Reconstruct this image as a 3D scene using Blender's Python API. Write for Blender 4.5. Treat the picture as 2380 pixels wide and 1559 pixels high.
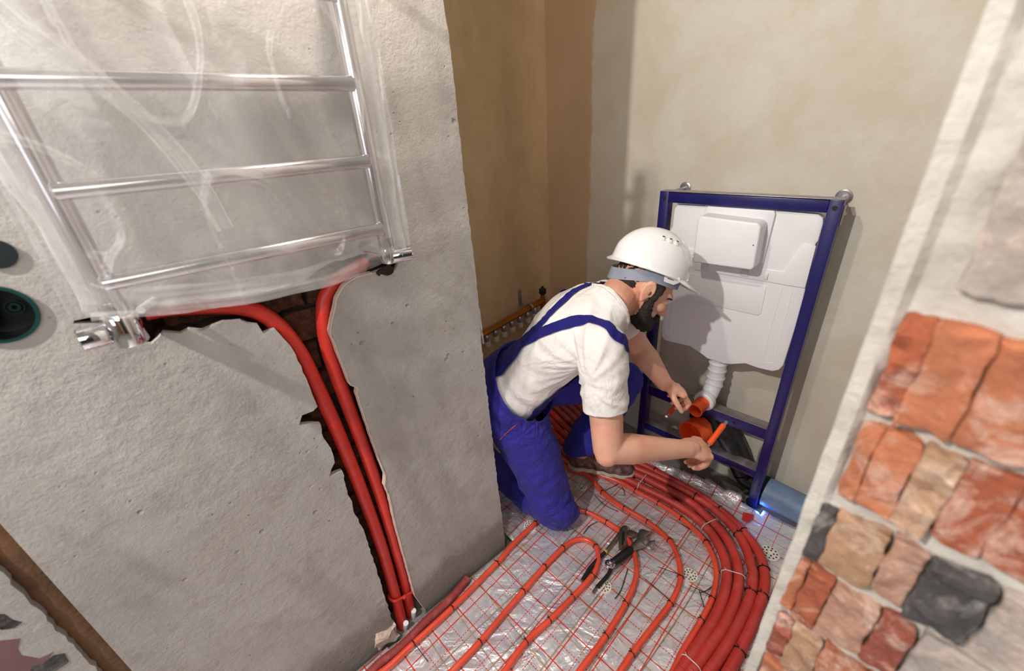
import bpy, bmesh, math, random
from mathutils import Vector, Matrix, Quaternion, noise
from mathutils.bvhtree import BVHTree
random.seed(7)
S = bpy.context.scene
for o in list(bpy.data.objects): bpy.data.objects.remove(o)

# ------------------------------------------------------------------ camera
FPX, CX, CY = 953.0, 1190.0, 779.5
def _n(v): return Vector(v).normalized()
_D = _n((128, 1908, FPX))
_X = _n((1270, -(128*1270 + FPX*FPX)/1908, FPX))
_Z = -_D
_Y = _Z.cross(_X)
ROT = Matrix((_X, _Y, _Z))                       # photo camera axes -> world
CAM = Vector((0, 0, 1.337))
RGT = ROT @ Vector((1, 0, 0)); UPV = ROT @ Vector((0, -1, 0)); FWD = ROT @ Vector((0, 0, 1))
cd = bpy.data.cameras.new('camera'); cam = bpy.data.objects.new('camera', cd)
S.collection.objects.link(cam)
cam.matrix_world = Matrix.Translation(CAM) @ Matrix((RGT, UPV, -FWD)).transposed().to_4x4()
cd.sensor_fit = 'HORIZONTAL'; cd.sensor_width = 36; cd.lens = FPX/2380*36
cd.clip_start = 0.02; cd.clip_end = 60
cd.dof.use_dof = True; cd.dof.focus_distance = 1.25; cd.dof.aperture_fstop = 3.2
S.camera = cam
# ------------------------------------------------------------------ world, lights, exposure
w = bpy.data.worlds.new('world'); S.world = w; w.use_nodes = True
w.node_tree.nodes['Background'].inputs[0].default_value = (1.0, 0.93, 0.86, 1)
w.node_tree.nodes['Background'].inputs[1].default_value = 0.27
def lamp(name, kind, loc, energy, color, size=0.03, target=None):
    l = bpy.data.lights.new(name, kind); l.energy = energy; l.color = color
    if kind == 'AREA': l.size = size
    else: l.shadow_soft_size = size
    o = bpy.data.objects.new(name, l); S.collection.objects.link(o); o.location = loc
    if target is not None:
        o.rotation_euler = (Vector(target) - Vector(loc)).to_track_quat('-Z', 'Y').to_euler()
    return o
lamp('work_light', 'POINT', (-0.90, 0.50, 2.20), 114, (1.0, 0.95, 0.89), 0.022)
lamp('flash_light', 'POINT', (0.30, 0.62, 1.95), 19.0, (1.0, 0.88, 0.76), 0.02)
lamp('daylight_fill', 'AREA', (-1.7, -0.7, 1.5), 9, (0.72, 0.86, 1.0), 0.9, (-0.35, 0.8, 0.5))  # added cool area lamp for unseen daylight from the left rear
lamp('soft_fill', 'AREA', (-0.5, -1.3, 2.0), 14, (1.0, 0.95, 0.88), 1.1, (0.7, 0.8, 0.7))  # added fill behind the camera, lifts pier, alcove and man
lamp('blue_glow_lamp', 'POINT', (1.353, 0.262, 0.020), 0.10, (0.10, 0.25, 1.0), 0.006)  # tiny lamp added to make the blue glow at the post foot
S.view_settings.view_transform = 'Standard'; S.view_settings.look = 'None'
S.view_settings.gamma = 1; S.view_settings.use_curve_mapping = False
S.view_settings.exposure = 0.0

# ------------------------------------------------------------------ helpers
def ray(px, py): return ROT @ Vector((px-CX, py-CY, FPX))
def fl(px, py, z=0.0):
    d = ray(px, py); return CAM + d*((z-CAM.z)/d.z)
def pl(px, py, ax, v):
    d = ray(px, py); return CAM + d*((v-CAM[ax])/d[ax])
def dp(px, py, d): return CAM + ray(px, py)/FPX*d
def lin(c):
    def f(x):
        x /= 255.0
        return x/12.92 if x <= .04045 else ((x+.055)/1.055)**2.4
    return (f(c[0]), f(c[1]), f(c[2]), 1)

def link(o, parent=None):
    S.collection.objects.link(o)
    if parent is not None: o.parent = parent
    return o
def empty(name, label, cat, loc=(0, 0, 0), group=None):
    o = bpy.data.objects.new(name, None); o.empty_display_size = .05; o.location = loc
    S.collection.objects.link(o); tag(o, label, cat, group); return o
def tag(o, label=None, cat=None, group=None, kind=None):
    if label: o['label'] = label
    if cat: o['category'] = cat
    if group: o['group'] = group
    if kind: o['kind'] = kind
    return o
def finish(bm, name, mat, parent=None, smooth=True, sharp=None, origin=None):
    me = bpy.data.meshes.new(name)
    bmesh.ops.recalc_face_normals(bm, faces=bm.faces)
    off = Vector((0, 0, 0))
    if parent is not None: off = parent.matrix_basis.translation.copy() if parent.parent is None else parent.matrix_basis.translation + parent.parent.matrix_basis.translation
    elif origin is not None: off = Vector(origin)
    if off.length: bmesh.ops.translate(bm, verts=bm.verts, vec=-off)
    bm.to_mesh(me); bm.free()
    if smooth:
        for p in me.polygons: p.use_smooth = True
        try: me.set_sharp_from_angle(angle=math.radians(sharp or 38))
        except Exception: pass
    me.materials.append(mat)
    o = bpy.data.objects.new(name, me)
    if parent is None: o.location = off
    return link(o, parent)
def add_box(bm, c, s, rot=None, bev=0.0):
    M = Matrix.Translation(Vector(c)) @ (rot.to_4x4() if rot is not None else Matrix.Identity(4)) @ Matrix.Diagonal((s[0], s[1], s[2], 1))
    b2 = bmesh.new(); bmesh.ops.create_cube(b2, size=1, matrix=M)
    if bev > 0: bmesh.ops.bevel(b2, geom=b2.edges[:], offset=bev, segments=2, profile=.5, affect='EDGES')
    merge(bm, b2)
def merge(bm, b2):
    me = bpy.data.meshes.new('t'); b2.to_mesh(me); b2.free(); bm.from_mesh(me); bpy.data.meshes.remove(me)
def axes(d):
    d = Vector(d).normalized(); a = Vector((0, 0, 1)) if abs(d.z) < .9 else Vector((1, 0, 0))
    x = a.cross(d).normalized(); return x, d.cross(x), d
def add_cyl(bm, a, b, r, r2=None, seg=20, cap=True, bev=0):
    a = Vector(a); b = Vector(b); r2 = r if r2 is None else r2
    x, y, d = axes(b-a)
    prof = [(0, r), (1, r2)]
    if bev:
        L = (b-a).length; t = min(.45, bev/L); prof = [(0, r-bev), (t, r), (1-t, r2), (1, r2-bev)]
    rings = []
    for t, rr in prof:
        c = a.lerp(b, t)
        rings.append([bm.verts.new(c+(x*math.cos(k*2*math.pi/seg)+y*math.sin(k*2*math.pi/seg))*rr) for k in range(seg)])
    for i in range(len(rings)-1):
        for k in range(seg): bm.faces.new((rings[i][k], rings[i][(k+1) % seg], rings[i+1][(k+1) % seg], rings[i+1][k]))
    if cap: bm.faces.new(rings[0][::-1]); bm.faces.new(rings[-1])
def add_lathe(bm, a, d, prof, seg=28, cap=True):
    """prof: list of (t along d, radius)"""
    x, y, d = axes(d); a = Vector(a); rings = []
    for t, rr in prof:
        rings.append([bm.verts.new(a+d*t+(x*math.cos(k*2*math.pi/seg)+y*math.sin(k*2*math.pi/seg))*max(rr, .0002)) for k in range(seg)])
    for i in range(len(rings)-1):
        for k in range(seg): bm.faces.new((rings[i][k], rings[i][(k+1) % seg], rings[i+1][(k+1) % seg], rings[i+1][k]))
    if cap: bm.faces.new(rings[0][::-1]); bm.faces.new(rings[-1])
def smooth_path(P, step):
    P = [Vector(p) for p in P]; Q = [P[0]*2-P[1]] + P + [P[-1]*2-P[-2]]; out = []
    for i in range(1, len(Q)-2):
        p0, p1, p2, p3 = Q[i-1:i+3]; n = max(1, int((p2-p1).length/step))
        for k in range(n):
            t = k/n
            out.append(.5*((2*p1)+(p2-p0)*t+(2*p0-5*p1+4*p2-p3)*t*t+(3*p1-p0-3*p2+p3)*t**3))
    out.append(P[-1]); return out
def add_tube(bm, pts, r, seg=12, rf=None, cap=True):
    """pts already dense. rf(i) optional radius"""
    prev = None; rings = []
    for i, p in enumerate(pts):
        t = (pts[min(i+1, len(pts)-1)]-pts[max(i-1, 0)])
        if t.length < 1e-9: t = Vector((0, 0, 1))
        t.normalize()
        if prev is None: x, y, _ = axes(t)
        else:
            x = prev - t*prev.dot(t); x.normalize(); y = t.cross(x)
        prev = x; rr = rf(i) if rf else r
        rings.append([bm.verts.new(p+(x*math.cos(k*2*math.pi/seg)+y*math.sin(k*2*math.pi/seg))*rr) for k in range(seg)])
    for i in range(len(rings)-1):
        for k in range(seg): bm.faces.new((rings[i][k], rings[i][(k+1) % seg], rings[i+1][(k+1) % seg], rings[i+1][k]))
    if cap: bm.faces.new(rings[0][::-1]); bm.faces.new(rings[-1])
def tube(name, P, r, mat, parent=None, seg=12, step=.01, corr=0, label=None, cat=None, group=None, origin=None):
    pts = smooth_path(P, step if not corr else corr/2); bm = bmesh.new()
    add_tube(bm, pts, r, seg, (lambda i: r if i % 2 else r*.93) if corr else None)
    o = finish(bm, name, mat, parent, sharp=60, origin=origin if origin else (P[0] if parent is None else None))
    tag(o, label, cat, group); return o
def add_poly(bm, pts, th, nrm, bev=0):
    """flat polygon pts extruded by th along nrm"""
    b2 = bmesh.new(); vs = [b2.verts.new(p) for p in pts]; f = b2.faces.new(vs)
    r = bmesh.ops.extrude_face_region(b2, geom=[f])
    bmesh.ops.translate(b2, verts=[v for v in r['geom'] if isinstance(v, bmesh.types.BMVert)], vec=Vector(nrm)*th)
    if bev:
        bmesh.ops.recalc_face_normals(b2, faces=b2.faces)
        bmesh.ops.bevel(b2, geom=[e for e in b2.edges], offset=bev, segments=3, profile=.5, affect='EDGES', clamp_overlap=True)
    bmesh.ops.triangulate(b2, faces=[f for f in b2.faces if len(f.verts) > 4])
    merge(bm, b2)

# ------------------------------------------------------------------ materials
class NT:
    def __init__(s, name):
        s.m = bpy.data.materials.new(name); s.m.use_nodes = True; s.t = s.m.node_tree; s.p = s.t.nodes['Principled BSDF']
        s.co = s.t.nodes.new('ShaderNodeTexCoord'); s.v = s.co.outputs['Object']
    def n(s, ty, **k):
        nd = s.t.nodes.new(ty)
        for a, b in k.items(): setattr(nd, a, b)
        return nd
    def l(s, a, b): s.t.links.new(a, b)
    def noise(s, scale, detail=6, rough=.6, vec=None, dist=0):
        nd = s.n('ShaderNodeTexNoise'); nd.inputs['Scale'].default_value = scale; nd.inputs['Detail'].default_value = detail
        nd.inputs['Roughness'].default_value = rough; nd.inputs['Distortion'].default_value = dist
        s.l(vec or s.v, nd.inputs['Vector']); return nd.outputs['Fac']
    def ramp(s, fac, a, b, c0=(0, 0, 0, 1), c1=(1, 1, 1, 1)):
        r = s.n('ShaderNodeValToRGB'); r.color_ramp.elements[0].position = a; r.color_ramp.elements[1].position = b
        r.color_ramp.elements[0].color = c0; r.color_ramp.elements[1].color = c1; s.l(fac, r.inputs[0]); return r.outputs[0]
    def mix(s, fac, a, b, mode='MIX'):
        m = s.n('ShaderNodeMix', data_type='RGBA', blend_type=mode)
        for i, x in ((0, fac), (6, a), (7, b)):
            if isinstance(x, (int, float, tuple)): m.inputs[i].default_value = x
            else: s.l(x, m.inputs[i])
        return m.outputs[2]
    def math(s, op, a, b=None, clamp=False):
        m = s.n('ShaderNodeMath', operation=op, use_clamp=clamp)
        for i, x in ((0, a), (1, b)):
            if x is None: continue
            if isinstance(x, (int, float)): m.inputs[i].default_value = x
            else: s.l(x, m.inputs[i])
        return m.outputs[0]
    def bump(s, h, strength=.3, dist=.005, normal=None):
        b = s.n('ShaderNodeBump'); b.inputs['Strength'].default_value = strength; b.inputs['Distance'].default_value = dist
        s.l(h, b.inputs['Height'])
        if normal: s.l(normal, b.inputs['Normal'])
        return b.outputs[0]
    def base(s, c):
        if isinstance(c, tuple): s.p.inputs['Base Color'].default_value = c
        else: s.l(c, s.p.inputs['Base Color'])
    def set(s, **k):
        for a, b in k.items():
            i = s.p.inputs[a.replace('_', ' ')]
            if isinstance(b, (int, float, tuple)): i.default_value = b
            else: s.l(b, i)
        return s
def simple(name, rgb, rough=.5, metal=0, var=.06, scale=30, bump=0, bscale=200, bdist=.001, **k):
    m = NT(name); c = lin(rgb)
    d = tuple(max(0, x*(1-var*2.2)) for x in c[:3])+(1,); e = tuple(min(1, x*(1+var)) for x in c[:3])+(1,)
    m.base(m.ramp(m.noise(scale), .3, .7, d, e)); m.set(Roughness=rough, Metallic=metal, **k)
    if bump: m.l(m.bump(m.noise(bscale, 4), bump, bdist), m.p.inputs['Normal'])
    return m.m

def plaster(name, c1, c2, dark, stucco=.5, specks=True, scale=5, dirt_shade=False):
    m = NT(name)
    big = m.noise(scale*.5, 8, .65, dist=.6); mid = m.noise(scale*3, 8, .7); fine = m.noise(220, 4, .7); gr = m.noise(75, 6, .6)
    col = m.mix(m.ramp(big, .35, .66), lin(c1), lin(c2))
    col = m.mix(m.math('MULTIPLY', m.ramp(mid, .5, .8), .55), col, lin(dark))
    col = m.mix(m.math('MULTIPLY', m.ramp(fine, .45, .62), .10), col, lin(dark))
    h = m.math('ADD', m.math('MULTIPLY', gr, .6), m.math('MULTIPLY', fine, .5))
    if specks:
        v = m.n('ShaderNodeTexVoronoi'); v.inputs['Scale'].default_value = 46; m.l(m.v, v.inputs['Vector'])
        sp = m.math('MULTIPLY', m.ramp(v.outputs['Distance'], .05, .13, (1, 1, 1, 1), (0, 0, 0, 1)), m.ramp(m.noise(6, 4), .50, .62))
        col = m.mix(m.math('MULTIPLY', sp, .6), col, lin((70, 64, 60)))
        h = m.math('SUBTRACT', h, m.math('MULTIPLY', sp, 1.2))
    if dirt_shade:
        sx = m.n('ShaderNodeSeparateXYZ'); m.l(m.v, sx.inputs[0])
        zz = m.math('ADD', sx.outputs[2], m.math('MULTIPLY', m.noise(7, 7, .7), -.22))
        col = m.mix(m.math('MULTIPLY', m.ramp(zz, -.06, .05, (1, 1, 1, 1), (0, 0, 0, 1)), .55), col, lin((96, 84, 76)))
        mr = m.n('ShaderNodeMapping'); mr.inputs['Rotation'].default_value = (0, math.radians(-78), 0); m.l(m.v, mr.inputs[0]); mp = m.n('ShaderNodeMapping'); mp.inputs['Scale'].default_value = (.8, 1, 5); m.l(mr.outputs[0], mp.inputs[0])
        col = m.mix(m.math('MULTIPLY', m.ramp(m.noise(2.2, 5, .55, mp.outputs[0]), .50, .66), .32), col, lin((132, 126, 122)))  # steep diagonal shadow bands painted into the plaster colour
        v2 = m.n('ShaderNodeTexVoronoi'); v2.inputs['Scale'].default_value = 17; m.l(m.v, v2.inputs['Vector'])
        pit = m.math('MULTIPLY', m.ramp(v2.outputs['Distance'], .05, .10, (1, 1, 1, 1), (0, 0, 0, 1)), m.ramp(m.noise(3, 3), .50, .56))
        col = m.mix(m.math('MULTIPLY', pit, .35), col, lin((120, 114, 112)))
        sc = m.math('MULTIPLY', m.ramp(m.noise(30, 8, .75, dist=1.0), .62, .70), m.ramp(m.noise(4, 3), .48, .6))
        col = m.mix(m.math('MULTIPLY', sc, .45), col, lin((104, 98, 96)))
        h = m.math('SUBTRACT', h, m.math('MULTIPLY', pit, 2.0))
        rg = m.ramp(m.noise(1.6, 3, .5, dist=.4), .50, .60); h = m.math('ADD', h, m.math('MULTIPLY', m.math('MULTIPLY', rg, m.noise(42, 5, .6)), 1.6))
    m.base(col); m.set(Roughness=.88)
    n1 = m.bump(m.noise(9, 5), .35, .012)
    m.l(m.bump(h, stucco, .0035, n1), m.p.inputs['Normal'])
    return m.m
M = {}
M['wall_left'] = plaster('plaster_left', (184, 181, 177), (172, 166, 160), (138, 130, 125), .6, dirt_shade=True)
M['wall_back'] = plaster('plaster_back', (196, 190, 172), (182, 172, 150), (164, 150, 128), .22, False, 4)
M['edge'] = plaster('plaster_edge', (226, 208, 196), (212, 188, 174), (184, 160, 146), .5, False)
M['screed'] = plaster('screed', (150, 146, 140), (128, 124, 120), (100, 96, 92), .5, True)
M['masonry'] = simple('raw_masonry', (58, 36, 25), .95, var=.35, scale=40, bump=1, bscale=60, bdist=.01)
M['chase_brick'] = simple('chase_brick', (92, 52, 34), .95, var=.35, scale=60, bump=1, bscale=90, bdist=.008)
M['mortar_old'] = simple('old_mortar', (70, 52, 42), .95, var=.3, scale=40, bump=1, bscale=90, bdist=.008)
# alcove plaster: tan; the back wall turns tan past a wavy edge
def tan_plaster(name, tan_side):
    m = NT(name)
    streak = m.n('ShaderNodeMapping'); streak.inputs['Scale'].default_value = (2.5, 2.5, .9); m.l(m.v, streak.inputs['Vector'])
    a = m.noise(2.4, 8, .65, streak.outputs[0]); b = m.noise(14, 6, .65)
    tan = m.mix(m.ramp(a, .35, .7), lin((212, 182, 142)), lin((190, 158, 118)))
    tan = m.mix(m.math('MULTIPLY', m.ramp(b, .4, .8), .4), tan, lin((222, 196, 158)))
    if tan_side: col = tan
    else:
        grey = m.mix(m.ramp(m.noise(3.5, 8, .6, dist=.5), .36, .64), lin((210, 207, 196)), lin((198, 190, 174)))
        grey = m.mix(m.math('MULTIPLY', m.ramp(m.noise(9, 8, .7), .48, .75), .5), grey, lin((194, 180, 156)))
        sx = m.n('ShaderNodeSeparateXYZ'); m.l(m.v, sx.inputs[0])
        y = m.math('ADD', sx.outputs[1], m.math('MULTIPLY', m.math('SUBTRACT', m.noise(3.2, 6, .7), .5), .10))
        f = m.ramp(m.math('MULTIPLY', y, .5), .598, .602); col = m.mix(f, grey, m.mix(.5, tan, lin((160, 122, 94))))
        f2 = m.ramp(m.math('MULTIPLY', y, .5), .40, .56); col = m.mix(m.math('MULTIPLY', f2, .4), col, lin((176, 150, 118)))
    m.base(col); m.set(Roughness=.85)
    h = m.math('ADD', m.noise(60, 6, .6), m.noise(5, 4))
    m.l(m.bump(h, .25, .004), m.p.inputs['Normal'])
    return m.m
M['alcove'] = tan_plaster('alcove_plaster', True); M['back'] = tan_plaster('back_plaster', False)

def foil():
    m = NT('foil_underlay')
    mp = m.n('ShaderNodeMapping'); mp.inputs['Rotation'].default_value = (0, 0, math.radians(-4.2)); m.l(m.v, mp.inputs['Vector'])
    s = m.n('ShaderNodeSeparateXYZ'); m.l(mp.outputs[0], s.inputs[0]); X, Y = s.outputs[0], s.outputs[1]
    G = .0942
    c0, s0 = math.cos(math.radians(-4.2)), math.sin(math.radians(-4.2))
    x0 = .412*c0-.728*s0; y0 = .412*s0+.728*c0
    def fr(v, o, per): return m.math('FRACT', m.math('ADD', m.math('DIVIDE', m.math('SUBTRACT', v, o), per), 100.5))
    def line(v, o, wd): return m.math('LESS_THAN', m.math('ABSOLUTE', m.math('SUBTRACT', fr(v, o, G), .5)), wd/G/2)
    sol = m.math('MAXIMUM', line(X, x0, .0036), line(Y, y0, .0036))
    dashx = m.math('MULTIPLY', line(X, x0+G/2, .0024), m.math('GREATER_THAN', fr(Y, 0, .0085), .35))
    dashy = m.math('MULTIPLY', line(Y, y0+G/2, .0024), m.math('GREATER_THAN', fr(X, 0, .0085), .35))
    L = m.math('MAXIMUM', sol, m.math('MAXIMUM', dashx, dashy))
    L = m.math('MULTIPLY', L, m.ramp(m.noise(18, 4), .28, .36))
    st = m.ramp(m.noise(5, 6, .6, dist=1.5), .52, .72)
    col = m.mix(m.math('MULTIPLY', st, .45), lin((226, 225, 230)), lin((150, 150, 174)))
    pink = m.math('MULTIPLY', m.ramp(m.noise(9, 4, .6, dist=.8), .62, .72), .35)
    col = m.mix(pink, col, lin((214, 160, 160)))
    m.base(m.mix(L, col, lin((205, 60, 50))))
    m.set(Metallic=m.math('MULTIPLY', m.math('SUBTRACT', 1, L), .5), Roughness=.32, Coat_Weight=.6, Coat_Roughness=.12)
    n1 = m.bump(m.noise(11, 3, .5, dist=2.0), .5, .02); m.l(m.bump(m.noise(60, 4, .6, dist=1), .25, .004, n1), m.p.inputs['Normal'])
    return m.m
M['foil'] = foil()
def corr_mat(name, rgb, spec=.25, dusty=.25, rough=.45):
    m = NT(name); c = m.mix(m.ramp(m.noise(12, 5), .3, .7), lin(rgb), lin(tuple(x*.88 for x in rgb)))
    c = m.mix(m.math('MULTIPLY', m.ramp(m.noise(35, 6, .7), .5, .8), dusty), c, lin((200, 150, 140)))
    m.base(c); m.set(Roughness=rough); m.l(m.bump(m.noise(260, 3), .2, .001), m.p.inputs['Normal']); return m.m
M['conduit'] = corr_mat('red_conduit', (202, 62, 54)); M['conduit_wall'] = corr_mat('red_conduit_clean', (218, 56, 46), dusty=.12, rough=.38)
M['pex'] = corr_mat('orange_red_pipe', (240, 84, 58), dusty=.2, rough=.24)
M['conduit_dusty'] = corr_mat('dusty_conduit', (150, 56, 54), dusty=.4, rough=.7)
M['chrome'] = simple('chrome', (225, 225, 228), .06, 1, var=.01)
M['chrome_pipe'] = simple('chrome_pipe', (214, 210, 212), .12, 1, var=.01)
M['steel'] = simple('tool_steel', (178, 172, 166), .28, 1, var=.12, scale=60)
M['worn_steel'] = simple('worn_steel', (150, 132, 112), .38, .9, var=.25, scale=120)
M['zinc'] = simple('zinc', (176, 172, 178), .38, .8, var=.12, scale=50)
M['black'] = simple('black_rubber', (22, 22, 24), .55, var=.1, bump=.2)
M['black_shiny'] = simple('black_plastic', (40, 43, 44), .38, var=.35, scale=25, bump=.2, bscale=30, bdist=.003)
M['tie'] = simple('black_tie', (20, 20, 24), .4); M['tie_white'] = simple('white_tie', (226, 208, 208), .4)
M['blue'] = simple('blue_paint', (30, 27, 98), .32, var=.08)
M['white'] = simple('white_plastic', (240, 240, 244), .38, var=.015, scale=8)
M['white_sh'] = simple('helmet_white', (246, 246, 248), .18, var=.01, Coat_Weight=.5)
M['white_semi'] = simple('translucent_white', (226, 226, 222), .4, var=.02)
M['headband'] = simple('headband_plastic', (196, 204, 222), .3, var=.03)
M['orange'] = simple('orange_plastic', (250, 92, 30), .38, var=.03)
M['pipe_blue'] = simple('blue_grey_pipe', (116, 142, 178), .5, var=.2, scale=9, bump=.2)
M['brass'] = simple('brass', (178, 116, 50), .3, .85, var=.1, scale=20)
M['cream'] = simple('cream_plastic', (208, 196, 172), .45, var=.08)
M['wire'] = simple('mesh_wire', (214, 178, 130), .45, .4, var=.3, scale=25)
M['disc'] = simple('anchor_disc', (226, 222, 212), .5, var=.08)
M['yellow'] = simple('yellow_band', (226, 176, 40), .5)
M['teal'] = simple('teal_plastic', (12, 62, 60), .3); M['box_dark'] = simple('box_plastic', (26, 36, 40), .35, var=.2)
M['brown_foam'] = simple('brown_foam', (112, 80, 54), .9, var=.2, scale=14, bump=.6, bscale=120, bdist=.003)
M['mauve'] = simple('old_paint', (128, 92, 96), .5, var=.1, scale=10)
M['soot'] = simple('soot', (86, 84, 82), .9, var=.5, scale=40, bump=.8, bscale=90, bdist=.006)

# ------------------------------------------------------------------ SETTING
def struct(o): o['kind'] = 'structure'; return o
YW = .82
# floor screed
def grid_mesh(bm, x0, x1, y0, y1, nx, ny, f):
    V = [[bm.verts.new(f(x0+(x1-x0)*i/nx, y0+(y1-y0)*j/ny)) for j in range(ny+1)] for i in range(nx+1)]
    for i in range(nx):
        for j in range(ny): bm.faces.new((V[i][j], V[i+1][j], V[i+1][j+1], V[i][j+1]))
bm = bmesh.new(); add_box(bm, (-.25, -.22, -.075), (3.75, 3.7, .10)); struct(finish(bm, 'floor', M['screed'], smooth=False))
# back wall X=1.47
bm = bmesh.new(); grid_mesh(bm, -1.2, 1.62, -.05, 2.7, 60, 60, lambda y, z: Vector((1.47+.0025*noise.noise((y*3, z*3, 0)), y, z)))
r = bmesh.ops.extrude_face_region(bm, geom=bm.faces[:]); bmesh.ops.translate(bm, verts=[v for v in r['geom'] if isinstance(v, bmesh.types.BMVert)], vec=(.12, 0, 0))
struct(finish(bm, 'wall_back', M['back']))
# alcove wall Y=1.455
bm = bmesh.new(); grid_mesh(bm, .10, 1.475, -.05, 2.7, 40, 60, lambda x, z: Vector((x, 1.455+.003*noise.noise((x*3, z*3, 4)), z)))
r = bmesh.ops.extrude_face_region(bm, geom=bm.faces[:]); bmesh.ops.translate(bm, verts=[v for v in r['geom'] if isinstance(v, bmesh.types.BMVert)], vec=(0, .12, 0))
struct(finish(bm, 'wall_alcove', M['alcove']))
# left wall with the chase cut into it (outline in wall plane, X,Z)
def W(px, py): p = pl(px, py, 1, YW); return (p.x, p.z)
def jag(P, amp, n=4, seed=0):
    out = []
    rnd = random.Random(seed)
    for a, b in zip(P[:-1], P[1:]):
        out.append(a)
        L = math.hypot(b[0]-a[0], b[1]-a[1]); k = max(1, int(L/.012))
        for i in range(1, k):
            t = i/k; out.append((a[0]+(b[0]-a[0])*t+rnd.uniform(-amp, amp), a[1]+(b[1]-a[1])*t+rnd.uniform(-amp, amp)))
    out.append(P[-1]); return out
left_edge = [(W(905, 1420)[0]-.004, -.03), W(905, 1418), W(880, 1340), W(845, 1230), W(822, 1190), W(818, 1165), W(808, 1150), W(796, 1095), W(765, 1108), W(770, 1090), W(778, 1075), W(768, 1040), W(752, 1018), W(745, 985), W(722, 985), W(695, 988), W(702, 965), W(728, 955), W(738, 945), W(722, 905), W(700, 850),
             W(672, 800), W(640, 765), W(612, 775), W(600, 755), W(560, 745), W(520, 748), W(470, 768), W(440, 765), W(420, 775), W(380, 772), W(352, 800), W(335, 800), W(300, 790), W(240, 752), W(170, 752)]
branch_top = [W(172, 745), W(250, 735), W(330, 708), W(500, 694), W(640, 672), W(700, 655), W(765, 612), W(850, 590), W(905, 590), W(930, 605)]
right_edge = [W(920, 628), W(900, 622), W(865, 635), W(830, 645), W(800, 665), W(783, 695), W(775, 735), W(768, 770), W(790, 830), W(815, 893), W(832, 900), W(830, 915), W(845, 960), W(868, 1030), W(897, 1105), W(895, 1128), W(905, 1150), W(920, 1220), W(945, 1310), W(965, 1385), W(990, 1418), (W(988, 1420)[0], -.03)]
pier = [(.572, -.03), (.572, .05), (.566, .3), (.563, .6), (.560, .9), W(1125, 800), W(1112, 700), W(1100, 590), W(1082, 440), W(1075, 380), W(1062, 250), W(1048, 120), W(1030, 0), (.553, 1.8), (.556, 2.7)]
pier = pier[:5]+[(min(.57, max(.548, p[0])), p[1]) for p in pier[5:]]
outline = [(-.316, -.03)] + jag(left_edge, .0016, seed=1) + jag(branch_top, .002, seed=2) + jag(right_edge, .0012, seed=3) + jag(pier, .0016, seed=4) + [(-.316, 2.7)]
wl = empty('wall_left', None, None); struct(wl)
bm = bmesh.new(); add_poly(bm, [Vector((x, YW, z)) for x, z in outline], .013, (0, 1, 0))
# plaster face, roughly 13 mm thick
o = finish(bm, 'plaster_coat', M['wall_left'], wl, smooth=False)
# rim of broken plaster, paler
def rim(P, nm):
    bm = bmesh.new(); pts = [Vector((x, 0, z)) for x, z in P]
    for i in range(len(pts)-1):
        a, b = pts[i], pts[i+1]
        q = [bm.verts.new(Vector((p.x, y, p.z))) for p, y in ((a, YW-.0012), (b, YW-.0012), (b, YW+.014), (a, YW+.014))]
        bm.faces.new(q)
    bmesh.ops.remove_doubles(bm, verts=bm.verts, dist=1e-5)
    r = bmesh.ops.solidify(bm, geom=bm.faces[:], thickness=.0022)
    return finish(bm, 'broken_edge', M['edge'], wl, smooth=False)
rim(jag(right_edge[2:-1], .0006, seed=9), 'r')
# masonry behind the plaster, same notch but eroded
outline2 = [(-.300, -.03)] + jag([(x-.006, z-.004) for x, z in left_edge], .004, seed=5) + jag([(x, z+.006) for x, z in branch_top], .004, seed=6) + jag([(x+.005, z) for x, z in right_edge], .003, seed=7) + [(p[0]-.006, p[1]) for p in pier] + [(-.300, 2.7)]
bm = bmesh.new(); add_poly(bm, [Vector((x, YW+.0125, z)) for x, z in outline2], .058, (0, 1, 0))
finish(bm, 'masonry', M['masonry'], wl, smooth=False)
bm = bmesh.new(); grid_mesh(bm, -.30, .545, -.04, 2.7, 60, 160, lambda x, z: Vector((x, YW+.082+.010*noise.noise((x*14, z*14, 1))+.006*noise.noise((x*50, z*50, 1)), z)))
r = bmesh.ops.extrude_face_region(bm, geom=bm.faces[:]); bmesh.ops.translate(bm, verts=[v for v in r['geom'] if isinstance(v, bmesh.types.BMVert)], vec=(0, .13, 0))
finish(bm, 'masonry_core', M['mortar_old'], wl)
# bricks exposed at the back of the chase
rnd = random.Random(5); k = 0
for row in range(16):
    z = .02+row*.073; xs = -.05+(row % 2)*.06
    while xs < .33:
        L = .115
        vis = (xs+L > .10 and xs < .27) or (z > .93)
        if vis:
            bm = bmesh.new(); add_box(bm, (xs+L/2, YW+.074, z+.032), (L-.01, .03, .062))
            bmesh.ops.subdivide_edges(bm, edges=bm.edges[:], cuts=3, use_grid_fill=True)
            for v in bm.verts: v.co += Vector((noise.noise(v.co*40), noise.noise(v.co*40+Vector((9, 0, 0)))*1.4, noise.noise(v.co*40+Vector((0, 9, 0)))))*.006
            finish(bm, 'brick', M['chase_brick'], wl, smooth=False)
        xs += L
# debris lump at the foot of the chase
bm = bmesh.new(); add_box(bm, (W(905, 1420)[0]-.03, YW+.02, .02), (.06, .06, .06)); bmesh.ops.subdivide_edges(bm, edges=bm.edges[:], cuts=5, use_grid_fill=True)
for v in bm.verts: v.co += Vector((noise.noise(v.co*35), noise.noise(v.co*35+Vector((9, 0, 0))), noise.noise(v.co*35+Vector((0, 9, 0)))))*.018
finish(bm, 'loose_rubble', M['edge'], wl, smooth=False)
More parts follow.
